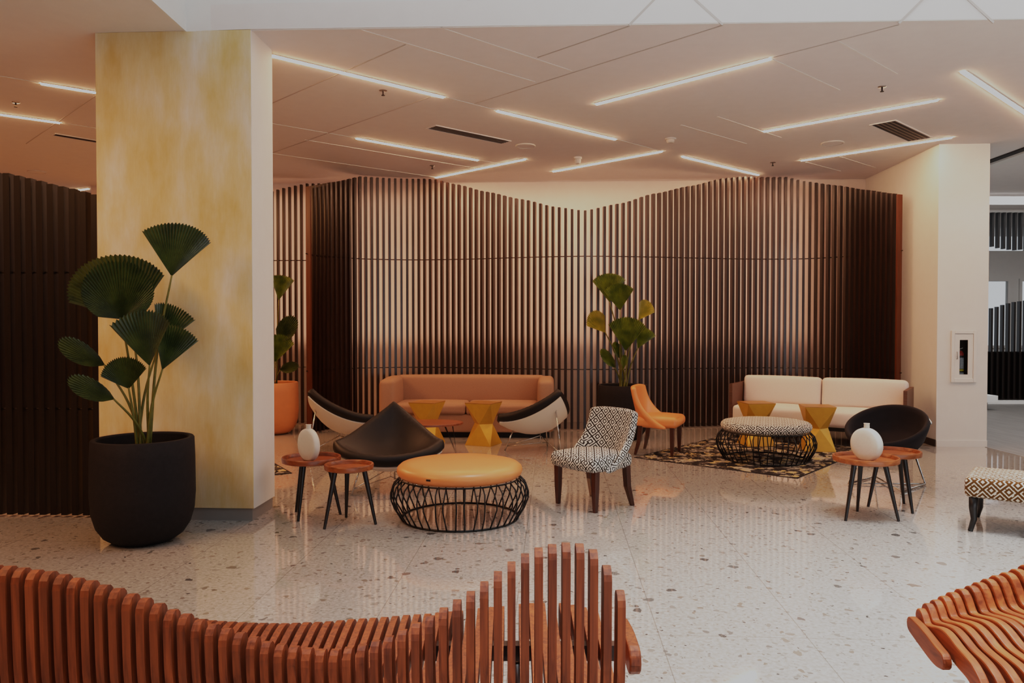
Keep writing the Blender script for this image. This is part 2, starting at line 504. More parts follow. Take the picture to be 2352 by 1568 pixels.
def prism(bm, poly, z0, z1):                     # poly in XY
    a = [bm.verts.new((p[0], p[1], z0)) for p in poly]
    b = [bm.verts.new((p[0], p[1], z1)) for p in poly]
    bm.faces.new(a[::-1]); bm.faces.new(b)
    for i in range(len(poly)):
        j = (i + 1) % len(poly)
        bm.faces.new((a[i], a[j], b[j], b[i]))
def catmull(pts, n=12):
    pts = [Vector(p) for p in pts]
    P = [pts[0] * 2 - pts[1]] + pts + [pts[-1] * 2 - pts[-2]]
    out = []
    for i in range(1, len(P) - 2):
        for k in range(n):
            t = k / n
            a, b, c, d = P[i - 1], P[i], P[i + 1], P[i + 2]
            out.append(.5 * ((2 * b) + (c - a) * t + (2 * a - 5 * b + 4 * c - d) * t * t + (3 * b - a - 3 * c + d) * t ** 3))
    out.append(pts[-1])
    return out
def lerp1(tab, x):
    if x <= tab[0][0]: return tab[0][1]
    for (a, va), (b, vb) in zip(tab, tab[1:]):
        if x <= b:
            t = (x - a) / (b - a); t = t * t * (3 - 2 * t) * .5 + t * .5
            return va + (vb - va) * t
    return tab[-1][1]

def thing(name, label, cat, loc=(0, 0, 0), rotz=0, group=None):
    o = bpy.data.objects.new(name, None)
    o.empty_display_size = .1
    COL.objects.link(o)
    o.location = loc; o.rotation_euler = (0, 0, rotz)
    o['label'] = label; o['category'] = cat
    if group: o['group'] = group
    return o
def tag(o, label, cat, group=None):
    o['label'] = label; o['category'] = cat
    if group: o['group'] = group
    return o
def struct(o, label=None):
    o['kind'] = 'structure'
    if label: o['label'] = label
    return o
def dup(root, loc, rotz, label, group=None):
    r = root.copy(); COL.objects.link(r)
    r.location = loc; r.rotation_euler = (0, 0, rotz)
    r['label'] = label
    if group: r['group'] = group
    for ch in list(root.children):
        c = ch.copy(); COL.objects.link(c); c.parent = r
        for g in ch.children:
            d = g.copy(); COL.objects.link(d); d.parent = c
    return r
def face(fx, fy):                                # turn of a thing whose front is -Y so that it faces (fx, fy)
    return math.atan2(fx, -fy)

# ------------------------------------------------------------------ the room
bm = nb(); box(bm, (0, 6, -.05), (30, 34, .1))
fl = finish('floor', bm, M['floor']); fl.rotation_euler = (0, 0, ROOM); struct(fl)
# grey plank floor beyond the right-hand column
bm = nb(); prism(bm, [(6.05, 3.0), (14, 3.0), (14, 19.5), (5.6, 19.5), (5.6, 12.6), (6.1, 12.6)], .0, .004)
struct(finish('floor_right', bm, M['grey_floor']))

fas_a = Vector((-2.585, 6.13, 0)); fas_b = Vector((-2.06, 6.09, 0)); fas_c = Vector((10.0, 5.66, 0))
bm = nb()
prism(bm, [(-9, -5), (-2.585, -5), (fas_a.x, fas_a.y), (fas_b.x, fas_b.y), (fas_c.x, fas_c.y), (14, 5.5), (14, 20), (-9, 20)], CEIL, CEIL + .2)
struct(finish('ceiling', bm, M['ceil']))
def wallseg(name, a, b, z0, z1, th, mat, side=1):   # vertical slab, face along a-b, thickness to the side
    a, b = Vector((a[0], a[1], 0)), Vector((b[0], b[1], 0))
    d = (b - a).normalized(); n = Vector((-d.y, d.x, 0)) * side
    bm = nb()
    prism(bm, [a.xy, b.xy, (b + n * th).xy, (a + n * th).xy], z0, z1)
    return struct(finish(name, bm, mat))
wallseg('wall_atrium_front', fas_a - Vector((0, .008, 0)), fas_c - Vector((0, .008, 0)), CEIL - .006, 9.0, .02, M['fascia'])
wallseg('wall_atrium_side', (-2.577, -5), (-2.577, 6.125), CEIL - .006, 9.0, .02, M['fascia'])
wallseg('wall_atrium_right', (10, -5), (10, 5.66), CEIL - .006, 9.0, .12, M['fascia'], -1)
wallseg('wall_rear', (-9, -5), (14, -5), 0, 9.0, .15, M['rear'], -1)
wallseg('wall_back', (-7.0, 12.82), (6.2, 12.2), 0, CEIL, .15, M['wall'])
wallseg('wall_far_left', (-9.2, 16.5), (-6.8, 16.5), 0, CEIL, .15, M['wall'])
wallseg('wall_left', (-9, -5), (-9, 17), 0, CEIL, .15, M['rear'])
# right wall, thick, with its end towards the camera
rw = Vector((5.48, 9.9, 0))
bm = nb()
def rbox(x0, x1, y0, y1, z0, z1):
    prism(bm, [(rw + RU * x + RV * y).xy for x, y in ((x0, y0), (x1, y0), (x1, y1), (x0, y1))], z0, z1)
nx = (2213.5 - 2155) / F * 9.9
rbox(0, .635, .17, 2.7, 0, CEIL)
rbox(0, nx - .115, 0, .17, 0, CEIL); rbox(nx + .115, .635, 0, .17, 0, CEIL)
rbox(nx - .115, nx + .115, 0, .17, 0, .835 + .055); rbox(nx - .115, nx + .115, 0, .17, .835 + .62, CEIL)
struct(finish('wall_right', bm, M['white']))
bm = nb(); p = rw - RV * .012
prism(bm, [p.xy, (p + RU * .635).xy, (p + RU * .635 + RV * .011).xy, (p + RV * .011).xy], 0, .085)
struct(finish('baseboard_right_end', bm, M['white']))
bm = nb(); p = rw - RU * .012 + RV * .005
prism(bm, [p.xy, (p + RU * .011).xy, (p + RU * .011 + RV * 2.2).xy, (p + RV * 2.2).xy], 0, .09)
struct(finish('baseboard_right', bm, M['base_dark']))
# cream column
cr_ = Vector((-2.06, 6.095, 0))
ca = cr_ - RU * 1.265
bm = nb(); box(bm, (-.6325, .23, CEIL / 2 + .05), (1.265, .46, CEIL - .1))
co = finish('column_left', bm, M['plaster'], bevel=.004); co.location = cr_ + Vector((0, .0, 0)); co.rotation_euler = (0, 0, ROOM); struct(co)
bm = nb(); box(bm, (-.6325, .235, .05), (1.235, .44, .1))
cb = finish('baseboard_column', bm, M['base_grey']); cb.location = cr_; cb.rotation_euler = (0, 0, ROOM); struct(cb)
bm = nb(); box(bm, (.0015, .23, CEIL / 2 + .05), (.003, .455, CEIL - .1))
cs = finish('wall_column_side', bm, M['white']); cs.location = cr_; cs.rotation_euler = (0, 0, ROOM); struct(cs)

# grooves in the ceiling (pale) and panel seams (dark)
GR = [((820, 66), (1228, 188)), ((1010, 63), (1313, 163)), ((1018, 222), (1143, 254)), ((1413, 319), (1519, 347)),
      ((560, 273), (820, 317)), ((700, 321), (1080, 384)), ((560, 343), (1002, 407)), ((1097, 367), (1150, 376)),
      ((1768, 134), (1928, 207)), ((1922, 94), (2060, 170)), ((1648, 268), (1794, 316)), ((1564, 287), (1714, 330)),
      ((1930, 360), (2010, 385)), ((1850, 372), (1930, 393)), ((-40, 168), (95, 191)), ((137, 281), (260, 301))]
SE = [((932, 102), (600, 248)), ((990, 222), (600, 360)), ((1445, 60), (1235, 132)), ((1660, 58), (1090, 238)), ((2064, 57), (1768, 134)), ((228, 214), (60, 330))]
for nm, lst, w, mt in (('trim_1', GR, .016, 'groove'), ('trim_2', SE, .010, 'seam')):
    bm = nb()
    for a, b in lst:
        A, B = gp(*a, CEIL - .002), gp(*b, CEIL - .002)
        bar(bm, A, B, w, .006)
    struct(finish(nm, bm, M[mt]))
bm = nb()
for (a, b) in (((1012, 62), (1078, -1)), ((1445, 58), (1503, -1)), ((1660, 57), (1596, -1)), ((2064, 54), (2119, -1)), ((2282, 52), (2224, -1))):
    pts = []
    for q in (a, b):
        d = ray(*q); nrm = Vector((-(fas_c - fas_a).y, (fas_c - fas_a).x, 0)).normalized()
        s = (fas_a - Vector((0, .012, 0)) - CAM).dot(nrm) / d.dot(nrm); pts.append(CAM + d * s)
    dd = (pts[1] - pts[0]); pts[1] = pts[0] + dd * 3
    bar(bm, pts[0], pts[1], .018, .008, up=(0, -1, 0))
struct(finish('trim_3', bm, M['seam']))

# ------------------------------------------------------------------ ceiling fittings
LG = 'linear ceiling lights'
def strip_light(a, b, label, w=.05):
    A, B = gp(*a, CEIL), gp(*b, CEIL)
    t = thing('ceiling_light', label, 'ceiling light', ((A + B) / 2), math.atan2((B - A).y, (B - A).x), LG)
    L = (B - A).length
    bm = nb(); n = 6
    pr = [(math.cos(PI + PI * i / n) * w / 2, math.sin(PI + PI * i / n) * .014 - .002) for i in range(n + 1)]
    v0 = [bm.verts.new((-L / 2, y, z)) for y, z in pr]; v1 = [bm.verts.new((L / 2, y, z)) for y, z in pr]
    for i in range(n): bm.faces.new((v0[i], v0[i + 1], v1[i + 1], v1[i]))
    bm.faces.new(v0[::-1]); bm.faces.new(v1)
    finish('diffuser', bm, M['lamp'], t)
    bm = nb()
    for s in (-1, 1): box(bm, (0, s * (w / 2 + .004), -.002), (L + .016, .008, .006))
    finish('frame', bm, M['plastic'], t)
    return t
for a, b, lb in (
    ((622, 126), (1018, 222), 'long warm ceiling light strip running from the cream column'),
    ((1143, 254), (1413, 319), 'warm ceiling light strip in line behind the long one, right of the slatted vent'),
    ((820, 317), (1097, 367), 'warm ceiling light strip left below the long slatted vent'),
    ((1002, 407), (1205, 365), 'short warm light strip slanting above the tan sofa, touching the wavy screen top'),
    ((1271, 393), (1519, 347), 'warm light strip over the dip of the wavy screen, beside the dome camera'),
    ((1569, 359), (1741, 401), 'short warm light strip ending at the right crest of the wavy screen'),
    ((1370, 238), (1768, 134), 'long ceiling light strip nearest the white upper wall, at the middle'),
    ((1755, 301), (2152, 229), 'long ceiling light strip passing beyond the right-hand vent'),
    ((1841, 368), (2185, 315), 'ceiling light strip reaching the white right-hand pillar'),
    ((2212, 164), (2420, 302), 'light strip cut by the right picture edge'),
    ((95, 191), (260, 218), 'upper light strip left of the cream column'),
    ((-120, 245), (137, 281), 'lower light strip left of the cream column, at the picture edge'),
    ((140, 441), (202, 433), 'small distant light strip just above the dark left screen')):
    strip_light(a, b, lb)

def slot_vent(a, b, wpx, label, n):
    A, B = gp(*a, CEIL), gp(*b, CEIL)
    ang = math.atan2((B - A).y, (B - A).x); L = (B - A).length
    t = thing('ceiling_vent', label, 'vent', (A + B) / 2, ang, 'slot vents in the ceiling')
    bm = nb(); box(bm, (0, 0, -.002), (L, wpx, .006)); finish('slot', bm, M['vent'], t)
    bm = nb()
    for i in range(n): box(bm, (0, -wpx / 2 + (i + 1) * wpx / (n + 1), -.006), (L, .006 if n < 4 else .014, .006))
    finish('blades', bm, M['vent'] if n == 1 else M['blade'], t)
    bm = nb()
    for s in (-1, 1):
        box(bm, (0, s * (wpx / 2 + .008), -.004), (L + .03, .016, .01)); box(bm, (s * (L / 2 + .008), 0, -.004), (.016, wpx, .01))
    finish('frame', bm, M['ceil'], t)
slot_vent((992, 291), (1161, 326), .17, 'long dark slot vent in the middle of the ceiling', 3)
slot_vent((2028, 281), (2112, 319), .26, 'broad slatted vent near the right pillar', 4)
slot_vent((125, 308), (250, 329), .10, 'dark slot vent left of the cream column', 1)
def disc_speaker(px, py, r, label):
    t = thing('ceiling_speaker', label, 'speaker', gp(px, py, CEIL), 0, 'round ceiling speakers')
    bm = nb(); lathe(bm, [(0, -.010), (r * .85, -.010), (r * .88, -.006), (r * .88, .0)], 32); finish('grille', bm, M['ceil'], t, True, angle=30)
    bm = nb(); lathe(bm, [(r * .88, 0), (r * .88, -.012), (r * .95, -.014), (r, -.008), (r, 0)], 32); finish('rim', bm, M['plastic'], t, True, angle=30)
disc_speaker(1207, 334, .13, 'round flush ceiling speaker beside the long vent')
disc_speaker(1912, 328, .14, 'round flush ceiling speaker near the right-hand vent')
disc_speaker(85, 394, .13, 'round flush ceiling speaker above the dark left screen')
def sprinkler(px, py, label):
    t = thing('ceiling_sprinkler', label, 'sprinkler', gp(px, py, CEIL), 0, 'sprinkler heads')
    bm = nb(); lathe(bm, [(0, -.006), (.035, -.006), (.04, 0)], 16); finish('plate', bm, M['steel'], t, True)
    bm = nb(); lathe(bm, [(0, -.05), (.018, -.05), (.018, -.045), (.007, -.04), (.009, -.005)], 12); finish('head', bm, M['vent'], t, True)
sprinkler(880, 208, 'small sprinkler head beside the long light strip by the column')
sprinkler(2026, 199, 'small dark sprinkler head on the right of the ceiling')
sprinkler(993, 380, 'tiny sprinkler head near the left crest of the wavy screen')
sprinkler(1775, 373, 'tiny sprinkler head above the right crest of the wavy screen')
sprinkler(36, 235, 'small sprinkler head between the two strips left of the column')
t = thing('smoke_detector', 'white smoke detector on the ceiling over the wavy screen', 'smoke detector', gp(1540, 318, CEIL))
bm = nb(); lathe(bm, [(0, -.055), (.035, -.055), (.05, -.04), (.05, -.018)], 24); finish('head', bm, M['plastic'], t, True, angle=40)
bm = nb(); lathe(bm, [(.05, -.018), (.068, -.014), (.07, 0)], 24); finish('base', bm, M['plastic'], t, True, angle=40)
t = thing('dome_camera', 'small white dome camera hanging from the ceiling by a light strip', 'camera', gp(1327, 361, CEIL))
bm = nb(); lathe(bm, [(.03, -.03), (.055, -.028), (.058, 0)], 24); finish('base', bm, M['plastic'], t, True, angle=40)
bm = nb(); lathe(bm, [(0, -.10), (.03, -.09), (.045, -.065), (.045, -.03)], 24); finish('dome', bm, M['plastic'], t, True, angle=40)

# ------------------------------------------------------------------ slat screens
def slat_screen(root, curve, top, w, d, pitch, mat, rails, ends=True, z0=.02, side=-1):
    """ curve: dense list of plan points; top(i/len, point) gives the height; slats stand square to the curve """
    pts = curve
    acc = [0]
    for a, b in zip(pts, pts[1:]): acc.append(acc[-1] + (b - a).length)
    L = acc[-1]; n = int(L / pitch)
    bm = nb(); k = 0; endsd = []
    for i in range(n + 1):
        s = L * i / n
        while k < len(acc) - 2 and acc[k + 1] < s: k += 1
        f = (s - acc[k]) / max(1e-9, acc[k + 1] - acc[k])
        p = pts[k].lerp(pts[k + 1], f)
        t = (pts[min(k + 2, len(pts) - 1)] - pts[max(k - 1, 0)]); t.z = 0; t.normalize()
        nn = Vector((-t.y, t.x, 0)) * side          # towards the lounge
        zt = top(p)
        c = p + nn * d / 2; c.z = (z0 + zt) / 2
        rot = Matrix((t, nn, Vector((0, 0, 1)))).transposed()
        if ends and i in (0, n): endsd.append((c, zt - z0, rot))
        else: box(bm, c, (w, d, zt - z0), rot)
    finish('slat_panel', bm, M[mat], root)
    for c, h, rot in endsd:
        bm = nb(); box(bm, c, (w * .8, d * 1.0, h), rot); finish('end_board', bm, M['lit_end_wood'], root)
    for zr in rails:
        bm = nb(); tube(bm, [Vector((p.x, p.y, zr)) + Vector((0, -d * .5, 0)) for p in pts[::4] + [pts[-1]]], .008, 6); finish('rail', bm, M['walnut_dark'], root)
SC = [(705, 11.1), (758, 11.55), (832, 11.95), (950, 12.15), (1080, 12.0), (1200, 11.72), (1340, 11.52), (1480, 11.62), (1600, 11.83), (1740, 12.0), (1850, 11.93), (1940, 11.55), (2010, 11.08), (2068, 10.66)]
TOPY = [(690, 432), (705, 430), (760, 421), (830, 408), (950, 411), (1000, 415), (1050, 426), (1120, 443), (1200, 460), (1280, 478), (1340, 486), (1420, 470), (1500, 447), (1580, 430), (1660, 412), (1720, 407), (1790, 408), (1850, 420), (1920, 428), (1990, 438), (2050, 446), (2090, 451)]
def px_of(p): return 1176 + p.x / p.y * F
def top_main(p): return min(CEIL - .025, CH + (750 - lerp1(TOPY, px_of(p))) * p.y / F)
curve = [Vector((p.x, p.y, 0)) for p in catmull([Vector(((x - 1176) / F * Y, Y, 0)) for x, Y in SC], 14)]
r = thing('slat_screen', 'tall wavy screen of dark walnut slats along the back wall behind both sofas', 'screen', (0, 0, 0), 0)
slat_screen(r, curve, top_main, .037, .080, .094, 'walnut', (.91, 2.60))
c2 = [Vector((-5.6, 12.35, 0)).lerp(Vector((-3.05, 12.22, 0)), i / 30) for i in range(31)]
T2 = [(560, 452), (628, 441), (657, 434), (688, 428), (705, 424)]
r = thing('slat_screen', 'thin-slatted screen behind the orange pot, partly hidden by the column', 'screen')
slat_screen(r, c2, lambda p: CH + (750 - lerp1(T2, px_of(p))) * p.y / F, .034, .06, .094, 'walnut', (.91, 2.60), ends=False)
c3 = catmull([(-5.8, 6.05, 0), (-5.0, 6.22, 0), (-4.2, 6.3, 0), (-3.36, 6.27, 0)], 14)
T3 = [(-400, 380), (-200, 388), (20, 401), (60, 409), (90, 416), (130, 427), (180, 438), (230, 451)]
r = thing('slat_screen', 'near-black slat screen left of the cream column behind the big palm', 'screen')
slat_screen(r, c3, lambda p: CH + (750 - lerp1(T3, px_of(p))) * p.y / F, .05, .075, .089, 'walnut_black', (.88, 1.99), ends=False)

# ------------------------------------------------------------------ potted palms
def fan_leaf(root, base, hinge, tip, half, mat, cup=.15, droop=.10, twist=0, shape=.55, name='leaf', stem_r=.007, bend=.06):
    h, tp = Vector(hinge), Vector(tip)
    d = tp - h; Rr = d.length; d.normalize()
    v = (CAM - h).normalized()
    s = d.cross(v).normalized(); n = s.cross(d).normalized()
    q = Matrix.Rotation(R(twist), 3, d)
    s, n = q @ s, q @ n
    H = R(half); K = max(14, int(half * .62)); J = 7
    bm = nb()
    hv = bm.verts.new(h)
    prev = None
    for j in range(1, J + 1):
        row = []
        for k in range(2 * K + 1):
            th = -H + 2 * H * k / (2 * K)
            rr = Rr * (math.cos(th * shape) ** 1.3) * j / J
            if j == J: rr *= 1.0 if k % 2 == 0 else .955
            dr = d * math.cos(th) + s * math.sin(th)
            off = (.016 if k % 2 else -.016) * rr + cup * rr * (th / H) ** 2 - droop * (rr / Rr) ** 2 * Rr
            row.append(bm.verts.new(h + dr * rr + n * off))
        if prev is None:
            for k in range(2 * K): bm.faces.new((hv, row[k], row[k + 1]))
        else:
            for k in range(2 * K): bm.faces.new((prev[k], row[k], row[k + 1], prev[k + 1]))
        prev = row
    lf = finish(name, bm, M[mat])
    # the stem that carries the leaf
    b = Vector(base)
    mid = (b + h) / 2 + Vector(((b.x - h.x) * bend * 2, 0, (h - b).length * bend))
    bm = nb(); tube(bm, catmull([b, mid, h + d * .01], 6), [stem_r * 1.5 - stem_r * .7 * i / 12 for i in range(13)], 7)
    st = finish('stalk', bm, M['stalk'], root, True)
    lf.parent = root
    for o in (lf, st): o.matrix_parent_inverse = root.matrix_world.inverted()
    return lf
POT = [(0, 0), (.17, 0), (.215, .012), (.27, .05), (.315, .12), (.343, .22), (.352, .34), (.350, .60), (.345, .735), (.338, .745), (.310, .745), (.303, .735), (.305, .64)]
def pot(root, mat, sc=1):
    bm = nb(); lathe(bm, [(r_ * sc, z * sc) for r_, z in POT], 56); finish('pot', bm, M[mat], root, True, angle=35)
    bm = nb(); lathe(bm, [(0, .66 * sc), (.15 * sc, .655 * sc), (.306 * sc, .65 * sc)], 40); finish('soil', bm, M['soil'], root, True)
def palm(label, c, potmat, leaves, stem_r=.008):
    root = thing('potted_palm', label, 'plant', c, 0)
    bpy.context.view_layer.update()
    pot(root, potmat)
    for i, (hx, hy, tx, ty, dh, dt, half, mat, kw) in enumerate(leaves):
        a = i * 2.4
        base = Vector(c) + Vector((math.cos(a) * .045, math.sin(a) * .045, .655))
        fan_leaf(root, base, at(hx, hy, c[1] + dh), at(tx, ty, c[1] + dt), half, mat, stem_r=stem_r, **kw)
    return root
c = (at(331, 1238, 5.56).x, 5.56, 0)
palm('tall fan palm in a big rounded charcoal pot in front of the cream column', c, 'pot_black', [
    (394, 635, 418, 508, -.05, .02, 40, 'leaf_dark', dict(cup=.3, shape=.62, twist=-12)),
    (280, 733, 262, 597, -.22, -.36, 80, 'leaf_dark', dict(cup=-.12, droop=.02, shape=.80)),
    (304, 738, 232, 580, .05, .10, 52, 'leaf_dark', dict(cup=.15, shape=.7, twist=10)),
    (344, 841, 326, 712, -.20, -.28, 32, 'leaf_dark', dict(cup=.3, shape=.5, twist=-20)),
    (362, 800, 405, 700, .05, .12, 28, 'leaf_dark', dict(cup=.25, shape=.5, twist=15)),
    (372, 850, 412, 748, -.10, -.05, 29, 'leaf_dark', dict(cup=.3, shape=.5)),
    (242, 839, 132, 782, -.15, -.30, 34, 'leaf_dark', dict(cup=.3, shape=2.1, twist=-15)),
    (296, 893, 276, 822, -.12, -.22, 46, 'leaf_dark', dict(cup=.2, shape=.6, twist=-10)),
    (264, 917, 155, 870, -.25, -.42, 34, 'leaf_dark', dict(cup=.3, shape=2.1, twist=-15)),
])
c = (at(1430, 1008, 10.65).x, 10.65, 0)
palm('green fan palm in a charcoal pot against the wavy screen, behind the orange chair', c, 'pot_black', [
    (1400, 694, 1398, 625, .08, .12, 38, 'leaf', dict(cup=.3, shape=.6)),
    (1424, 713, 1420, 650, -.10, -.16, 36, 'leaf', dict(cup=.2, shape=.5)),
    (1466, 735, 1492, 690, -.05, -.02, 33, 'leaf_yellow', dict(cup=.3, shape=1.05, twist=18)),
    (1391, 764, 1358, 716, -.05, -.10, 33, 'leaf_yellow', dict(cup=.3, shape=1.05, twist=-18)),
    (1437, 806, 1442, 727, -.14, -.20, 36, 'leaf', dict(cup=.15, shape=.5)),
    (1464, 801, 1487, 752, -.04, -.02, 30, 'leaf', dict(cup=.25, shape=.55)),
    (1413, 845, 1381, 802, -.10, -.18, 26, 'leaf', dict(cup=.5, shape=2.4)),
    (1426, 826, 1411, 784, .0, .0, 24, 'leaf', dict(cup=.4, shape=2.2)),
    (1432, 848, 1435, 814, -.12, -.15, 22, 'leaf', dict(cup=.4, shape=2.2)),
], .009)
c = (at(629, 994, 11.15).x, 11.15, 0)
palm('fan palm in an orange pot half hidden by the column edge', c, 'pot_orange', [
    (640, 690, 650, 630, -.05, .0, 28, 'leaf', dict(cup=.3, shape=.6)),
    (636, 790, 676, 726, -.10, -.12, 32, 'leaf_dark', dict(cup=.35, shape=1.7)),
    (632, 832, 650, 768, -.12, -.16, 28, 'leaf', dict(cup=.3, shape=.6)),
    (642, 850, 684, 838, -.20, -.28, 32, 'leaf_dark', dict(cup=.35, shape=1.9)),
    (600, 700, 580, 640, .0, .0, 50, 'leaf', dict(cup=.3, shape=.6)),
    (600, 800, 565, 740, -.1, -.1, 50, 'leaf', dict(cup=.3, shape=.6)),
], .009)

# ------------------------------------------------------------------ round tray tables
def tray_table(label, centre, rad, zt, feet, mat, group='round three-legged tray tables'):
    cx, cy = centre
    t = thing('tray_table', label, 'side table', (cx, cy, 0), 0, group)
    bm = nb(); lathe(bm, [(0, zt - .028), (rad - .03, zt - .028), (rad, zt - .018), (rad + .004, zt + .014), (rad, zt + .022), (rad - .012, zt + .022), (rad - .016, zt + .015), (rad - .02, zt - .008), (0, zt - .008)], 48)
    finish('tray', bm, M[mat], t, True, angle=35)
    for fx, fy in feet:
        dx, dy = fx - cx, fy - cy
        bm = nb(); tube(bm, [(dx * .58, dy * .58, zt - .026), (dx, dy, 0)], [.021, .011], 12); finish('leg', bm, M['black_wood'], t, True, angle=40)
    return t
def xy(px, py): p = gp(px, py); return (p.x, p.y)
tray_table('dark tray table beside the column holding the cream vase', (-1.65, 6.30), .235, .462, [xy(685, 1197), xy(680, 1175), xy(782, 1181)], 'tray_dark')
tray_table('small empty tray table in front of the black shell chair, beside the orange ottoman', (-1.29, 6.06), .190, .445, [xy(745, 1215), xy(863, 1204), xy(795, 1188)], 'tray')
tray_table('tray table at right holding the white disc vase', (2.88, 6.23), .25, .476, [xy(1942, 1196), xy(1969, 1174), xy(2064, 1197)], 'tray')
tray_table('empty tray table tucked behind the one with the white vase', (3.27, 6.58), .225, .468, [(a + .05, b_ + .06) for a, b_ in (xy(1988, 1167), xy(2071, 1160), xy(2091, 1183))], 'tray')
def vase(label, loc, rz, rad, th, hgt):
    t = thing('disc_vase', label, 'vase', loc, rz, 'flat round vases')
    bm = nb(); n = 40; rows = []
    prof = [(0, -th / 2), (.55, -th / 2), (.86, -th / 2 * .93), (.97, -th / 2 * .7), (1, 0), (.97, th / 2 * .7), (.86, th / 2 * .93), (.55, th / 2), (0, th / 2)]
    mt = Matrix.Translation((0, 0, rad * .93)) @ Matrix.Rotation(PI / 2, 4, 'X')
    lathe(bm, [(a * rad, b) for a, b in prof], 48, mt)
    for v in bm.verts:
        if v.co.z < .0: v.co.z = 0
    finish('body', bm, M['ceramic'], t, True)
    bm = nb(); z0 = rad * 1.90
    lathe(bm, [(.016, z0 - .02), (.022, z0 - .005), (.021, hgt - .006), (.024, hgt), (.016, hgt), (.014, z0)], 20); finish('neck', bm, M['ceramic'], t, True, angle=50)
tz = .462 - .007
vase('cream disc-shaped vase on the dark tray table by the column', (-1.665, 6.27, tz), R(-43), .137, .062, .295)
vase('white disc-shaped vase on the right-hand tray table', (2.87, 6.20, .469), R(-62), .137, .075, .30)

# ------------------------------------------------------------------ wire ottomans
def ottoman(label, loc, mat, uv):
    t = thing('wire_ottoman', label, 'ottoman', loc, 0, 'round ottomans on wire cages')
    bm = nb(); lathe(bm, [(0, .335), (.44, .335), (.478, .342), (.500, .362), (.510, .39), (.503, .418), (.478, .44), (.42, .452), (.25, .46), (0, .463)], 72)
    finish('pad', bm, M[mat], t, True, uv=uv)
    def ring(rr, z, rad=.007, n=64): 
        b = nb(); tube(b, [(rr * math.cos(2 * PI * i / n), rr * math.sin(2 * PI * i / n), z) for i in range(n)], rad, 8, closed=True); return b
    finish('top_ring', ring(.487, .333), M['black_metal'], t, True)
    finish('base_ring', ring(.474, .008, .008), M['black_metal'], t, True)
    bm = nb(); n = 44
    for i in range(n):
        a = 2 * PI * i / n; s = 1 if i % 2 else -1; k = s * .020
        P = []
        for (rr, z, da) in ((.487, .333, 0), (.535, .285, k * .2), (.558, .215, k), (.556, .165, k), (.530, .10, k * .4), (.474, .008, 0)):
            P.append((rr * math.cos(a + da), rr * math.sin(a + da), z))
        tube(bm, P, .006, 6)
    finish('wire_cage', bm, M['black_metal'], t, True)
    return t
o1 = ottoman('round orange leather ottoman on a black wire cage in the middle of the floor', (-.424, 6.23, 0), 'orange_leather', False)
b = nb(); box(b, (-.205, -.462, .392), (.036, .012, .014), Matrix.Rotation(R(-23), 3, 'Z')); finish('tag', b, M['black_base'], o1)
ottoman('round ottoman in black and white geometric fabric on a wire cage on the rug', (2.956, 8.93, .0068), 'key', True)

# ------------------------------------------------------------------ slipper chairs
def slipper_chair(label, loc, rz, mat, uv):
    t = thing('slipper_chair', label, 'chair', loc, rz, 'armless upholstered chairs')
    bm = nb()
    cushion(bm, (0, -.03, .40), (.55, .50, .125), .045, (0, .025, .03), fn=lambda p: Vector((p.x * (1 - .10 * (p.y + .25)), p.y, p.z)))
    finish('seat', bm, M[mat], t, True, uv=uv)
    grid = []
    for i in range(15):
        u = -1 + 2 * i / 14; row = []
        for j in range(13):
            q = j / 12
            wing = .33 * (1 - q) ** 2.7 + .05
            z = .345 + q * .49 - .02 * abs(u) ** 4 * q
            w = .275 - .012 * q
            y = .175 + .085 * q - wing * abs(u) ** 2.6
            row.append(Vector((u * w, y, z)))
        grid.append(row)
    bm = nb(); sheet(bm, grid, -.065)
    finish('backrest', bm, M[mat], t, True, uv=uv, sub=1)
    for sx in (-1, 1):
        for sy in (-1, 1):
            bm = nb(); x, y = sx * .225, (-.215 if sy < 0 else .165)
            fx, fy = (x, y) if sy < 0 else (x * 1.08, y + .06)
            top, bot = .027, .016
            va = [bm.verts.new((x + a * top, y + b_ * top, .36)) for a, b_ in ((-1, -1), (1, -1), (1, 1), (-1, 1))]
            vm = [bm.verts.new(((x + fx) / 2 + a * .024 - (.010 * sx if sy > 0 else 0), (y + fy) / 2 + b_ * .024 - (.012 if sy > 0 else 0), .17)) for a, b_ in ((-1, -1), (1, -1), (1, 1), (-1, 1))]
            vb = [bm.verts.new((fx + a * bot, fy + b_ * bot, 0)) for a, b_ in ((-1, -1), (1, -1), (1, 1), (-1, 1))]
            bm.faces.new(va); bm.faces.new(vb[::-1])
            for A, B in ((va, vm), (vm, vb)):
                for k in range(4): bm.faces.new((A[k], A[(k + 1) % 4], B[(k + 1) % 4], B[k]))
            finish('leg', bm, M['chair_leg'], t, bevel=.003)
    return t
slipper_chair('black and white patterned chair with mahogany legs in the centre of the floor', (.715, 6.68, 0), face(-.77, -.64), 'key', True)
ch = slipper_chair('orange leather chair facing right at the rug corner', (1.79, 9.38, .0068), face(.92, -.39), 'orange_leather', False)
b = nb(); tube(b, [(-.20, .12, .47), (0, .165, .475), (.20, .12, .47)], .004, 6); finish('piping', b, M['orange_leather'], ch, True)

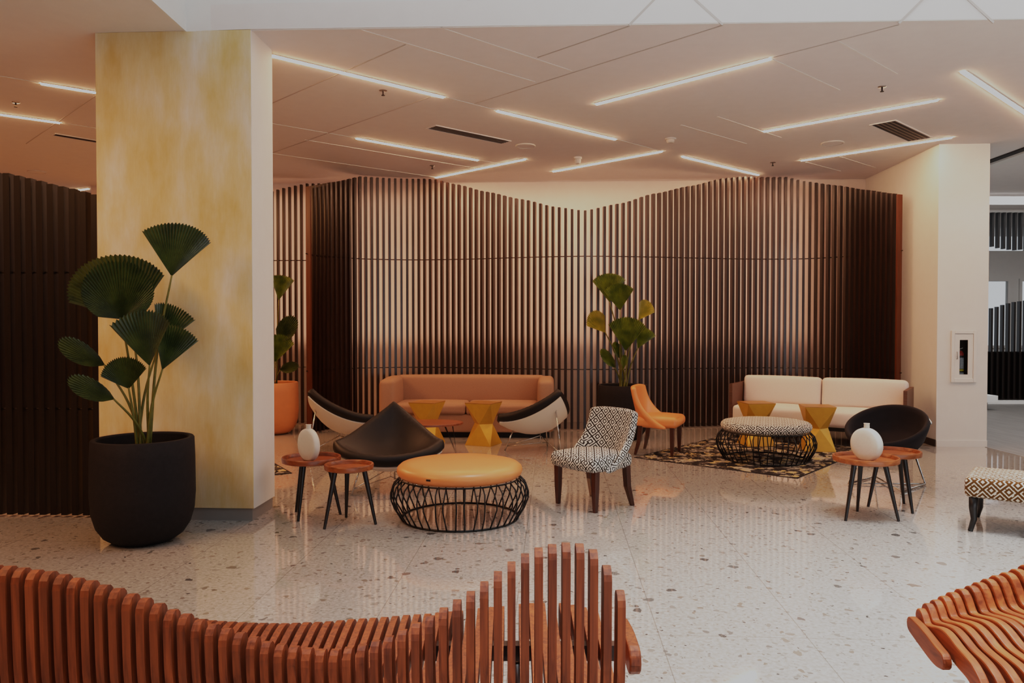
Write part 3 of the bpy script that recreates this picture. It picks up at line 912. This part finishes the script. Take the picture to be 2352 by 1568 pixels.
# upholstered bench cut by the right edge
fa = Vector((3.44, 5.80, 0)); du = Vector((.81, -.59, 0)).normalized(); dv = Vector((-du.y, du.x, 0))
t = thing('upholstered_bench', 'low bench in brown and white geometric fabric at the right picture edge', 'bench', fa, math.atan2(du.y, du.x))
bm = nb(); cushion(bm, (.55, .29, .335), (1.12, .60, .15), .035, (0, 0, .02)); finish('seat', bm, M['key_brown'], t, True, uv=True)
for x in (.05, 1.05):
    for y in (.04, .54):
        sx, sy = (-1 if x < .5 else 1), (-1 if y < .3 else 1)
        bm = nb(); tube(bm, [(x, y, .27), (x + .004 * sx, y + .004 * sy, .18), (x - .002 * sx, y, .09), (x + .02 * sx, y + .02 * sy, 0)], [.034, .029, .022, .018], 10); finish('leg', bm, M['black_wood'], t, True)

# ------------------------------------------------------------------ shell chairs
def shell_chair(label, loc, rz):
    """ front is -Y """
    t = thing('shell_chair', label, 'chair', loc, rz, 'three-cornered shell lounge chairs')
    B = Vector((0, .42, .80)); Wp = Vector((.53, -.13, .455)); Wm = Vector((-.53, -.13, .455))
    C = {(3, 0, 0): B, (0, 3, 0): Wp, (0, 0, 3): Wm,
         (2, 1, 0): Vector((.20, .33, .66)), (1, 2, 0): Vector((.40, .08, .50)),
         (2, 0, 1): Vector((-.20, .33, .66)), (1, 0, 2): Vector((-.40, .08, .50)),
         (0, 2, 1): Vector((.36, -.56, .345)), (0, 1, 2): Vector((-.36, -.56, .345)), (1, 1, 1): Vector((0, .12, -.48))}
    fac = math.factorial
    def S(a, b_, c_):
        p = Vector((0, 0, 0))
        for (i, j, k), q in C.items():
            p += q * (6 / (fac(i) * fac(j) * fac(k)) * a ** i * b_ ** j * c_ ** k)
        return p
    def patch(n, shrink, o0, o1):
        def pt(i, j):
            a, b_ = i / n, j / n; c_ = 1 - a - b_
            a, b_, c_ = [(x - 1 / 3) * shrink + 1 / 3 for x in (a, b_, c_)]
            e = 1e-3
            p = S(a, b_, c_)
            n1 = (S(a + e, b_ - e / 2, c_ - e / 2) - p).cross(S(a - e / 2, b_ + e, c_ - e / 2) - p).normalized()
            if n1.z < 0: n1 = -n1
            return p, n1
        bm = nb(); top, bot = {}, {}
        for i in range(n + 1):
            for j in range(n + 1 - i):
                p, q = pt(i, j)
                top[i, j] = bm.verts.new(p + q * o1); bot[i, j] = bm.verts.new(p + q * o0)
        for D, fl_ in ((top, 1), (bot, 0)):
            for i in range(n):
                for j in range(n - i):
                    f = [D[i, j], D[i + 1, j], D[i, j + 1]]; bm.faces.new(f if fl_ else f[::-1])
                    if j < n - i - 1:
                        f = [D[i + 1, j], D[i + 1, j + 1], D[i, j + 1]]; bm.faces.new(f if fl_ else f[::-1])
        edge = [(i, 0) for i in range(n)] + [(n - j, j) for j in range(n)] + [(0, n - j) for j in range(n)]
        for a, b_ in zip(edge, edge[1:] + edge[:1]):
            bm.faces.new((top[a], bot[a], bot[b_], top[b_]))
        return bm
    finish('pad', patch(16, 1.0, -.056, .044), M['black_leather'], t, True, sub=1)
    finish('shell', patch(16, .84, -.068, -.050), M['white_shell'], t, True, angle=50)
    low = Vector((0, .02, .195))
    bf = Vector((0, .46, 0)); br = Vector((0, .335, .55))
    bm = nb(); tube(bm, [br, bf], .009, 8); finish('leg', bm, M['chrome'], t, True)
    for s in (-1, 1):
        f = Vector((s * .33, -.28, 0))
        bm = nb(); tube(bm, [Vector((s * .25, -.20, .27)), f], .009, 8); finish('leg', bm, M['chrome'], t, True)
    bm = nb()
    for f in (Vector((0, .44, .03)), Vector((.322, -.27, .05)), Vector((-.322, -.27, .05))):
        tube(bm, [low, f], .005, 6)
    tube(bm, [Vector((.322, -.27, .05)), Vector((0, .03, .11)), Vector((-.322, -.27, .05))], .004, 6)
    tube(bm, [Vector((0, .03, .11)), low + Vector((0, 0, .03))], .004, 6)
    finish('brace', bm, M['chrome'], t, True)
    bm = nb(); tube(bm, [br + Vector((0, -.02, -.01)), br + Vector((0, .012, .006))], .02, 12); finish('bracket', bm, M['steel'], t, True)
    return t
shell_chair('black three-cornered shell chair seen from the front, behind the orange ottoman', (-1.165, 7.33, 0), face(.06, -1))
shell_chair('white-backed black shell chair facing right behind the cream vase', (-2.13, 9.55, 0), face(.75, .66))
shell_chair('white-backed black shell chair facing left at the tan sofa end', (.34, 9.55, 0), face(-.55, .83))

# ------------------------------------------------------------------ black round chair
t = thing('tub_chair', 'round black fabric tub chair with thin chrome base at right', 'chair', (3.68, 7.5, 0), face(-.76, -.65))
mt = Matrix.Translation((0, -.02, .55)) @ Matrix.Rotation(R(26), 4, 'X') @ Matrix.Diagonal((.88, .88, 1.18, 1))
bm = nb(); lathe(bm, [(0, -.235), (.15, -.228), (.27, -.185), (.36, -.10), (.415, -.01), (.432, .025), (.428, .048), (.41, .058), (.388, .05), (.37, .02), (.33, -.05), (.26, -.11), (.15, -.135), (0, -.14)], 56, mt)
finish('seat_shell', bm, M['black_fabric'], t, True)
bm = nb(); tube(bm, [mt @ Vector((.437 * math.cos(a), .437 * math.sin(a), .0)) for a in [R(25) + R(130) * i / 24 for i in range(25)]], .010, 8); finish('back_hoop', bm, M['chrome'], t, True)
for sx in (-1, 1):
    bm = nb(); tube(bm, [(sx * .17, -.16, .31), (sx * .25, -.28, .012), (sx * .25, .26, .012), (sx * .16, .18, .36)], .010, 8); finish('leg', bm, M['chrome'], t, True)
bm = nb(); tube(bm, [(-.25, -.28, .014), (.25, .26, .014)], .007, 6); tube(bm, [(.25, -.28, .02), (-.25, .26, .02)], .007, 6); finish('brace', bm, M['chrome'], t, True)

# ------------------------------------------------------------------ sofas
t = thing('sofa', 'tan fabric sofa with high arms in front of the wavy screen', 'sofa', (-.645, 10.64, 0), R(-3.0))
W2 = 1.22
bm = nb(); cushion(bm, (0, .42, .205), (2 * W2 - .3, .80, .25), .02); finish('base', bm, M['tan_fabric'], t, True)
bm = nb(); cushion(bm, (0, .72, .56), (2 * W2 - .26, .20, .55), .05, (0, .02, .01)); finish('backrest', bm, M['tan_fabric'], t, True)
for s in (-1, 1):
    bm = nb(); cushion(bm, (s * (W2 - .11), .42, .455), (.22, .84, .73), .055, (.015, .01, .01), fn=lambda p: Vector((p.x, p.y, p.z - (.05 * max(0, -p.y) if p.z > 0 else 0)))); finish('armrest', bm, M['tan_fabric'], t, True)
    bm = nb(); cushion(bm, (s * (W2 - .22) / 2, .30, .40), (W2 - .225, .62, .16), .05, (0, .012, .025)); finish('seat_cushion', bm, M['tan_fabric'], t, True)
bm = nb(); box(bm, (0, .46, .045), (2 * W2 - .12, .68, .09)); finish('plinth', bm, M['black_base'], t)

sa = Vector((3.06, 10.66, 0)); sb = Vector((4.85, 9.50, 0)); sl = (sb - sa).length
t = thing('sofa', 'cream cushioned sofa with brown box frame at the right wall', 'sofa', (sa + sb) / 2 + Vector((0, 0, .0068)), math.atan2((sb - sa).y, (sb - sa).x))
h = sl / 2
for s in (-1, 1):
    bm = nb(); box(bm, (s * (h + .02), .38, .46), (.045, .76, .58)); finish('side_panel', bm, M['sofa_wood'], t, bevel=.003)
bm = nb(); box(bm, (0, .745, .44), (sl, .035, .54)); finish('back_panel', bm, M['sofa_wood'], t, bevel=.003)
bm = nb(); box(bm, (0, .37, .21), (sl, .72, .05)); finish('frame', bm, M['black_base'], t)
for s in (-1, 1):
    bm = nb(); cushion(bm, (s * h / 2, .32, .345), (h - .01, .70, .22), .05, (0, .015, .02)); finish('seat_cushion', bm, M['cream_fabric'], t, True)
    bm = nb(); cushion(bm, (s * h / 2, .60, .64), (h - .01, .20, .40), .055, (0, .03, .01), rot=Matrix.Rotation(R(-7), 3, 'X')); finish('back_cushion', bm, M['cream_fabric'], t, True)
    for y in (.10, .66):
        bm = nb(); box(bm, (s * (h - .12), y, .0925), (.05, .05, .185)); finish('leg', bm, M['black_base'], t)

# ------------------------------------------------------------------ faceted gold tables
def gold_table(label, loc, rz, s=.37, hgt=.55):
    t = thing('faceted_table', label, 'side table', loc, rz, 'gold faceted side tables')
    a = s / 2; wst = s * .36; zm = hgt * .5
    bm = nb()
    T = [bm.verts.new((x * a, y * a, hgt - .004)) for x, y in ((-1, -1), (1, -1), (1, 1), (-1, 1))]
    Bv = [bm.verts.new((x * a, y * a, 0)) for x, y in ((-1, -1), (1, -1), (1, 1), (-1, 1))]
    Mv = [bm.verts.new((x * wst, y * wst, zm)) for x, y in ((0, -1), (1, 0), (0, 1), (-1, 0))]
    for i in range(4):
        j = (i + 1) % 4
        bm.faces.new((T[i], Mv[i], T[j])); bm.faces.new((T[j], Mv[i], Mv[j]))
        bm.faces.new((Bv[j], Mv[i], Bv[i])); bm.faces.new((Bv[j], Mv[j], Mv[i]))
    bm.faces.new(Bv[::-1]); bm.faces.new(T)
    finish('body', bm, M['gold'], t, bevel=.002)
    bm = nb(); box(bm, (0, 0, hgt), (s, s, .008)); finish('top', bm, M['gold_top'], t)
    return t
gold_table('gold faceted table before the tan sofa, left one behind the coffee table', (-1.13, 10.2, 0), R(-18))
gold_table('gold faceted table before the tan sofa, beside the left-facing shell chair', (-.375, 10.12, 0), R(-23))
gold_table('gold faceted table at the left end of the cream sofa', (3.20, 10.05, .0068), R(6))
gold_table('gold faceted table at the middle of the cream sofa, behind the patterned ottoman', (3.83, 9.62, .0068), R(-8))

# ------------------------------------------------------------------ coffee table
t = thing('coffee_table', 'low oval brown wood coffee table on thin black rods behind the black shell chair', 'coffee table', (-1.03, 9.25, 0), R(6))
bm = nb(); n = 48
prism(bm, [(.44 * math.cos(2 * PI * i / n), .30 * math.sin(2 * PI * i / n)) for i in range(n)], .372, .396); finish('top', bm, M['tray_dark'], t, bevel=.004)
for x, y in ((.26, -.12), (-.26, -.12), (.26, .14), (-.26, .14)):
    sx = 1 if x > 0 else -1
    bm = nb(); tube(bm, [(x - .05 * sx, y, .372), (x + .10 * sx, y * 1.25, .006), (x + .05 * sx, y, .372)], .005, 6); finish('leg', bm, M['black_metal'], t, True)

# ------------------------------------------------------------------ rugs
def rug(label, corner, e1, l1, l2, flip=1):
    e1 = Vector((e1[0], e1[1], 0)).normalized(); e2 = Vector((-e1.y, e1.x, 0)) * flip
    c = Vector((corner[0], corner[1], 0))
    ctr = c + e1 * l1 / 2 + e2 * l2 / 2
    t = thing('rug', label, 'rug', ctr, math.atan2(e1.y, e1.x))
    bm = nb(); box(bm, (0, 0, .003), (l1 - .03, l2 - .03, .006)); finish('pile', bm, M['rug'], t)
    bm = nb()
    for s in (-1, 1):
        box(bm, (0, s * (l2 / 2 - .0075), .003), (l1, .015, .0065)); box(bm, (s * (l1 / 2 - .0075), 0, .003), (.015, l2 - .03, .0065))
    finish('border', bm, M['rug_border'], t)
rug('dark mottled rug with yellow flecks under the patterned ottoman', xy(1831, 1099), (-1.467, 1.25), 1.93, 2.55, -1)
rug('corner of a dark mottled rug showing beside the column', xy(671, 1087), (-.85, -.53), 1.7, 2.4, -1)

# ------------------------------------------------------------------ extinguisher cabinet
ex = rw + RU * ((2213.5 - 2155) / F * 9.9) - RV * .001
t = thing('extinguisher_cabinet', 'white fire extinguisher cabinet with narrow window on the right pillar', 'cabinet', (ex.x, ex.y, .835), ROOM)
w, hh = .315, .665
bm = nb()
for s in (-1, 1):
    box(bm, (s * (w / 2 - .02), -.012, hh / 2), (.04, .024, hh))
box(bm, (0, -.012, .025), (w - .08, .024, .05)); box(bm, (0, -.012, hh - .02), (w - .08, .024, .04))
finish('frame', bm, M['white'], t, bevel=.004)
bm = nb(); iw, ih = w - .086, hh - .096; wx, wz0, wz1 = .105, .10, .545
for s in (-1, 1): box(bm, (s * (wx / 2 + (iw - wx) / 4), -.010, .05 + ih / 2), ((iw - wx) / 2, .012, ih))
box(bm, (0, -.010, (.05 + wz0) / 2), (wx, .012, wz0 - .05)); box(bm, (0, -.010, (wz1 + .05 + ih) / 2), (wx, .012, .05 + ih - wz1))
dr = finish('door', bm, M['white'], t)
bm = nb(); tube(bm, [(-.085, -.016, .30), (-.085, -.03, .305), (-.085, -.03, .385), (-.085, -.016, .39)], .005, 6); finish('handle', bm, M['steel'], dr, True)
bm = nb()
box(bm, (0, .162, hh / 2), (.224, .006, .56)); 
for s in (-1, 1): box(bm, (s * .109, .08, hh / 2), (.006, .158, .56)); box(bm, (0, .08, hh / 2 + s * .277), (.212, .158, .006))
finish('recess', bm, M['ext_black'], t)
bm = nb(); box(bm, (0, -.0075, (wz0 + wz1) / 2), (wx, .003, wz1 - wz0)); finish('pane', bm, M['glass'], dr)
t = thing('fire_extinguisher', 'red and black fire extinguisher inside the white wall cabinet', 'fire extinguisher', (ex.x + RV.x * .062 - .008, ex.y + .062, .90), ROOM)
sq = Matrix.Diagonal((1, 1, 1.06, 1))
def extl(prof, nm, mt_): 
    b = nb(); lathe(b, prof, 24, sq); return finish(nm, b, M[mt_], t, True, angle=40)
extl([(0, 0), (.040, 0), (.042, .01), (.042, .255), (.036, .285)], 'body', 'ext_black')
extl([(.036, .285), (.042, .262), (.0425, .262), (.040, .29), (.022, .318), (0, .32)], 'shoulder', 'ext_red')
extl([(.0430, .10), (.0434, .10), (.0434, .235), (.0430, .235)], 'label', 'ext_label')
extl([(.0430, .072), (.0434, .072), (.0434, .095), (.0430, .095)], 'band', 'ext_yellow')
extl([(.0430, .008), (.0434, .008), (.0434, .055), (.0430, .055)], 'label', 'ext_label')
b = nb(); box(b, (-.005, 0, .33), (.03, .006, .022)); bar(b, (-.025, 0, .352), (.035, 0, .375), .006, .008); finish('valve', b, M['steel'], t)


# ------------------------------------------------------------------ slatted benches
def slat_mesh(X, th, prof):
    """ prof: closed outline in the Y-Z plane """
    bm = nb()
    a = [bm.verts.new((X - th / 2, y, z)) for y, z in prof]; b_ = [bm.verts.new((X + th / 2, y, z)) for y, z in prof]
    bm.faces.new(a); bm.faces.new(b_[::-1])
    for i in range(len(prof)):
        j = (i + 1) % len(prof); bm.faces.new((a[i], b_[i], b_[j], a[j]))
    return bm
def ribbon(path, w):
    """ outline of a band along a path; w may be a list of half widths; the ends are rounded """
    pts = [Vector((y, z)) for y, z in path]; L, Rt = [], []
    n = len(pts)
    for i, p in enumerate(pts):
        t_ = (pts[min(i + 1, n - 1)] - pts[max(i - 1, 0)]).normalized(); nn = Vector((-t_.y, t_.x))
        ww = w[i] if isinstance(w, list) else w
        L.append(p + nn * ww); Rt.append(p - nn * ww)
    def cap(i, sgn):
        p = pts[i]; q = pts[i - sgn]; t_ = (p - q).normalized(); ww = w[i] if isinstance(w, list) else w
        nn = Vector((-t_.y, t_.x)) 
        return [p + (nn * math.cos(a) + t_ * math.sin(a)) * ww for a in [PI * k / 6 for k in range(1, 6)]]
    out = L + cap(n - 1, 1) + Rt[::-1]
    p0, t_ = pts[0], (pts[0] - pts[1]).normalized(); nn = Vector((-t_.y, t_.x)); ww = w[0] if isinstance(w, list) else w
    out += [p0 + (nn * math.cos(a) + t_ * math.sin(a)) * ww for a in [PI * k / 6 for k in range(1, 6)]]
    return [(v.x, v.y) for v in out]
def path2(pts, n=8): return [(v.x, v.y) for v in catmull([Vector((a, b_, 0)) for a, b_ in pts], n)]
BT = [(-250, 1322), (-80, 1318), (0, 1320), (102, 1333), (190, 1353), (252, 1370), (306, 1389), (360, 1409), (389, 1423), (420, 1433), (452, 1447), (483, 1457), (513, 1467), (547, 1477), (578, 1487), (610, 1498), (641, 1504), (675, 1509), (707, 1513), (740, 1516), (772, 1516),
      (807, 1510), (836, 1504), (868, 1494), (902, 1482), (934, 1465), (968, 1448), (1001, 1430), (1035, 1408), (1067, 1390), (1099, 1367), (1130, 1344), (1160, 1321), (1192, 1300), (1223, 1283), (1258, 1272), (1290, 1267), (1318, 1267), (1346, 1271), (1375, 1290), (1401, 1327), (1426, 1378)]
SE_ = [(-250, 1400), (326, 1399), (381, 1410), (442, 1418), (510, 1425), (600, 1429), (656, 1430), (740, 1427), (841, 1419), (965, 1410), (1045, 1403), (1135, 1394), (1225, 1386), (1300, 1386), (1358, 1397), (1430, 1420)]
YB = 2.25
bench = thing('slatted_bench', 'red-brown slatted wave bench seen from behind across the foreground', 'bench', (-.85, 2.6, 0), 0)
off = Vector((-.85, 2.6))
px = 1426.0; k = 0
while px > -170:
    X = (px - 1176) / F * YB
    zt = CH - (lerp1(BT, px) - 750) * YB / F - .012
    pxf = 1176 + X / 2.9 * F
    Yf = 1.105 * F / (lerp1(SE_, pxf) - 750)
    zs = .405
    pts = path2([(YB, zt), (YB + .012, .52 if zt > .6 else .5), (YB + .05, .425), (YB + .14, .385), (YB + .35, .395), (Yf - .10, .420), (Yf - .03, .405), (Yf - .02, .34)])
    out = ribbon(pts, .036)
    out = [(y - off.y, z) for y, z in out]
    finish('slat', slat_mesh(X - off.x, .0235, out), M['bench'], bench, bevel=.003)
    px -= 31.4; k += 1
out = ribbon(path2([(2.58, .425), (2.70, .43), (2.84, .415)]), .047)
finish('end_slat', slat_mesh(.412 - off.x, .040, [(y - off.y, z) for y, z in out]), M['bench'], bench, bevel=.006)
for y, z in ((2.42, .372), (2.74, .385)):
    bm = nb(); box(bm, (-.72 + .85 - .0, y - off.y, z), (2.32, .045, .055)); finish('rail', bm, M['rail'], bench)
for xx in (.02, -1.3):
    for y in (2.42, 2.74):
        bm = nb(); tube(bm, [(xx - off.x, y - off.y, .345), (xx - off.x, y - off.y, 0)], .028, 16); finish('leg', bm, M['steel'], bench, True)
bench2 = thing('slatted_bench', 'orange-brown slatted wave bench cut by the lower right corner', 'bench', (2.0, 2.6, 0), 0)
off = Vector((2.0, 2.6))
B2 = [(2104, 1418), (2126, 1402), (2141, 1390), (2159, 1382), (2178, 1373), (2197, 1364), (2218, 1356), (2241, 1349), (2259, 1341), (2280, 1333), (2301, 1325), (2324, 1318), (2347, 1310), (2370, 1300), (2393, 1292), (2416, 1286), (2440, 1282), (2462, 1280)]
for i, (bx, by) in enumerate(B2):
    Yk = 2.93
    X = (bx - 1176) / F * Yk
    zt = CH - (by - 750) * Yk / F - .034
    yf = 2.47 - .010 * i if i < 8 else 2.39
    if i == 0:
        pts = path2([(Yk, zt), (Yk - .10, zt - .006), (Yk - .22, zt - .018), (2.645, .390)])
        n = len(pts); wd = [.030 + .008 * math.sin(PI * q / (n - 1)) for q in range(n)]
    else:
        pts = path2([(Yk, zt), (Yk - .06, zt - .03 - .06 * min(1, i / 10)), (Yk - .20, .425 + .006 * min(i, 6)), (2.62, .415), (yf + .06, .40), (yf, .35), (yf - .01, .22), (yf + .06, .09), (yf + .16, .035)])
        wd = .035
    out = ribbon(pts, wd)
    bm = slat_mesh(0, .031, [(y - off.y, z) for y, z in out])
    Xf = 1.475 + .050 * i                    # the slats fan out towards their seat ends
    for v in bm.verts:
        v.co.x += X + (Xf - X) * (Yk - off.y - v.co.y) / (Yk - 2.45) - off.x
    finish('slat', bm, M['bench_y'], bench2, bevel=.006)
bm = nb(); box(bm, (.06, .12, .375), (.95, .04, .06)); finish('rail', bm, M['rail'], bench2)
bm = nb(); box(bm, (.08, -.02, .035), (.86, .10, .07)); finish('base', bm, M['rail'], bench2)

# ------------------------------------------------------------------ beyond the right pillar
YF = 15.4
def far(px, py): return at(px, py, YF)
t = thing('slat_screen', 'low dark slat screen on the far right with a rising wavy top', 'screen', (far(2268, 925).x, YF, 0))
ox = t.location.x
bm = nb(); tp = [(2240, 712), (2272, 708), (2290, 704), (2310, 697), (2330, 693), (2352, 690), (2420, 684)]
xs = [2249 + 13.0 * i for i in range(20)]
for x in xs:
    z = far(x, lerp1(tp, x)).z
    box(bm, (far(x, 800).x - ox, 0, z / 2 + .05), (.035, .09, z - .1))
finish('slat_panel', bm, M['walnut_black'], t)
bm = nb(); box(bm, (.9, .06, .55), (2.4, .03, 1.0)); finish('backing_board', bm, M['walnut_dark'], t)
bm = nb(); box(bm, (.9, .02, .03), (2.4, .16, .09)); finish('plinth', bm, M['white'], t)
t = thing('slat_screen', 'dark slats hanging from the ceiling on the far right', 'screen', (far(2268, 925).x, YF, far(2268, 575).z))
oz = t.location.z; bm = nb()
lo = [(2240, 572), (2272, 566), (2290, 570), (2310, 573), (2330, 575), (2352, 571), (2420, 566)]
for x in xs:
    z0, z1 = far(x, lerp1(lo, x)).z, CEIL - .06
    box(bm, (far(x, 800).x - ox, 0, (z0 + z1) / 2 - oz), (.04, .09, z1 - z0))
finish('slat_panel', bm, M['walnut_black'], t)
bm = nb(); box(bm, (.9, 0, CEIL - .035 - oz), (2.4, .14, .06)); finish('top_rail', bm, M['white'], t)
t = thing('white_bench', 'white slab bench showing behind the right pillar', 'bench', (at(2252, 930, 14.2).x, 14.2, 0))
bm = nb(); box(bm, (0, .2, .21), (.62, .45, .13)); finish('slab', bm, M['white'], t, bevel=.004)
bm = nb(); box(bm, (-.05, .22, .0725), (.42, .35, .145)); finish('base', bm, M['black_base'], t)
# wall with windows far behind
YW = 18.0
def fw(px): return (px - 1176) / F * YW
struct(wallseg('wall_far_right', (fw(2190), YW), (fw(2255), YW), 0, CEIL, .12, M['white']))
wx = [fw(2255), fw(2317), fw(2338), fw(2420)]
for k, (a, b_) in enumerate(((wx[0], wx[1]), (wx[2], wx[3]))):
    bm = nb()
    z0, z1 = 1.05, at(2300, 640, YW).z
    wd = b_ - a
    for xx in (a + .03, b_ - .03): box(bm, (xx, YW, (z0 + z1) / 2), (.06, .1, z1 - z0))
    box(bm, ((a + b_) / 2, YW, z0 + .03), (wd - .12, .1, .06)); box(bm, ((a + b_) / 2, YW, z1 - .03), (wd - .12, .1, .06))
    wo = struct(finish('window_%d' % (k + 1), bm, M['white']))
    bm = nb(); box(bm, ((a + b_) / 2, YW, (z0 + z1) / 2), (wd - .12, .008, z1 - z0 - .12)); finish('pane', bm, M['glass'], wo)
struct(wallseg('wall_far_sill', (wx[0], YW), (fw(2480), YW), 0, 1.05, .12, M['white']))
zb0, zb1 = at(2300, 640, YW).z, at(2300, 576, YW).z
struct(wallseg('wall_far_head', (wx[0], YW), (fw(2480), YW), zb0, zb1, .12, M['white']))
bm = nb()
for xx in (wx[0] + .03, fw(2352), fw(2420)): box(bm, (xx, YW, (zb1 + CEIL) / 2), (.05, .08, CEIL - zb1))
wo = struct(finish('window_3', bm, M['white']))
bm = nb(); box(bm, ((wx[0] + fw(2480)) / 2, YW, (zb1 + CEIL) / 2), (fw(2480) - wx[0], .008, CEIL - zb1)); finish('pane', bm, M['glass'], wo)
struct(wallseg('wall_far_pier', (wx[1], YW), (wx[2], YW), 1.05, at(2300, 640, YW).z, .12, M['white']))
struct(wallseg('wall_side_right', (14, -5), (14, 20), 0, CEIL, .15, M['rear'], -1))
bm = nb(); bar(bm, (6.62, 5.9, CEIL - .01), (6.9, 17.5, CEIL - .01), .10, .02); struct(finish('trim_4', bm, M['vent']))
bm = nb(); bar(bm, (6.74, 5.9, CEIL - .02), (7.02, 17.5, CEIL - .02), .14, .05); struct(finish('trim_5', bm, M['white']))
bm = nb(); box(bm, (10, 13.9, CEIL - .09), (7.4, .5, .18)); struct(finish('trim_6', bm, M['ceil']))

# ------------------------------------------------------------------ light
def area(name, loc, sx, sy, energy, color, rot=(0, 0, 0), spread=PI):
    l = bpy.data.lights.new(name, 'AREA'); l.shape = 'RECTANGLE'; l.size = sx; l.size_y = sy
    l.energy = energy; l.color = color; l.spread = spread
    o = bpy.data.objects.new(name, l); o.location = loc; o.rotation_euler = rot; COL.objects.link(o)
    return o
area('skylight', (5.6, 1.2, 8.8), 9.6, 9.2, 820, (.92, .95, .98), (0, 0, 0), R(48))
area('fascia_fill', (4.6, -4.4, 6.6), 11, 2.2, 1100, (.96, .98, 1.0), (R(90 + 15), 0, 0), R(58))  # added lamp behind the camera, brightens the atrium fascia
area('facade_daylight', (4.5, -4.85, 2.0), 10.5, 3.2, 360, (.84, .92, 1.0), (R(90 + 30), 0, 0), R(150))
area('right_hall_fill', (10.0, 11.0, CEIL - .03), 5, 8, 330, (.95, .97, 1.0))  # added panel under the solid ceiling, lifts the right hall
WARM = (1.0, .51, .35)
area('wall_wash_fill', (-.1, 12.31, 2.5), 9.8, 2.4, 64, WARM, (R(90), 0, R(-3.5)), R(170))  # unseen one-sided panel added behind the slats to light the back wall
area('left_soffit_fill', (-4.6, 2.4, CEIL - .02), 1.2, 4.5, 215, (1.0, .47, .20))  # warm fill added out of view for the left floor and column
area('left_passage_fill', (-6.0, 9.5, CEIL - .03), 2.5, 3, 260, (1.0, .43, .18))  # unseen panel added to warm the ceiling behind the left screen
w = bpy.data.worlds.new('world'); scene.world = w; w.use_nodes = True
bg = w.node_tree.nodes['Background']; bg.inputs[0].default_value = (.86, .92, 1, 1); bg.inputs[1].default_value = .85

# ------------------------------------------------------------------ colour
vs = scene.view_settings
vs.view_transform = 'Standard'; vs.look = 'None'; vs.exposure = 0; vs.gamma = 1
vs.use_curve_mapping = True
cm = vs.curve_mapping; cm.use_clip = True; cm.extend = 'HORIZONTAL'
cv = cm.curves[3]
cv.points[0].location = (0, 0); cv.points[1].location = (1, .508)
for x, y in ((.02, .013), (.08, .068), (.25, .245), (.5, .415), (.75, .485)): cv.points.new(x, y)
cm.update()
scene.cycles.use_denoising = True
scene.cycles.max_bounces = 7
scene.cycles.use_adaptive_sampling = True
scene.cycles.adaptive_threshold = .025
scene.cycles.sample_clamp_indirect = 6
scene.cycles.caustics_reflective = False
scene.cycles.caustics_refractive = False
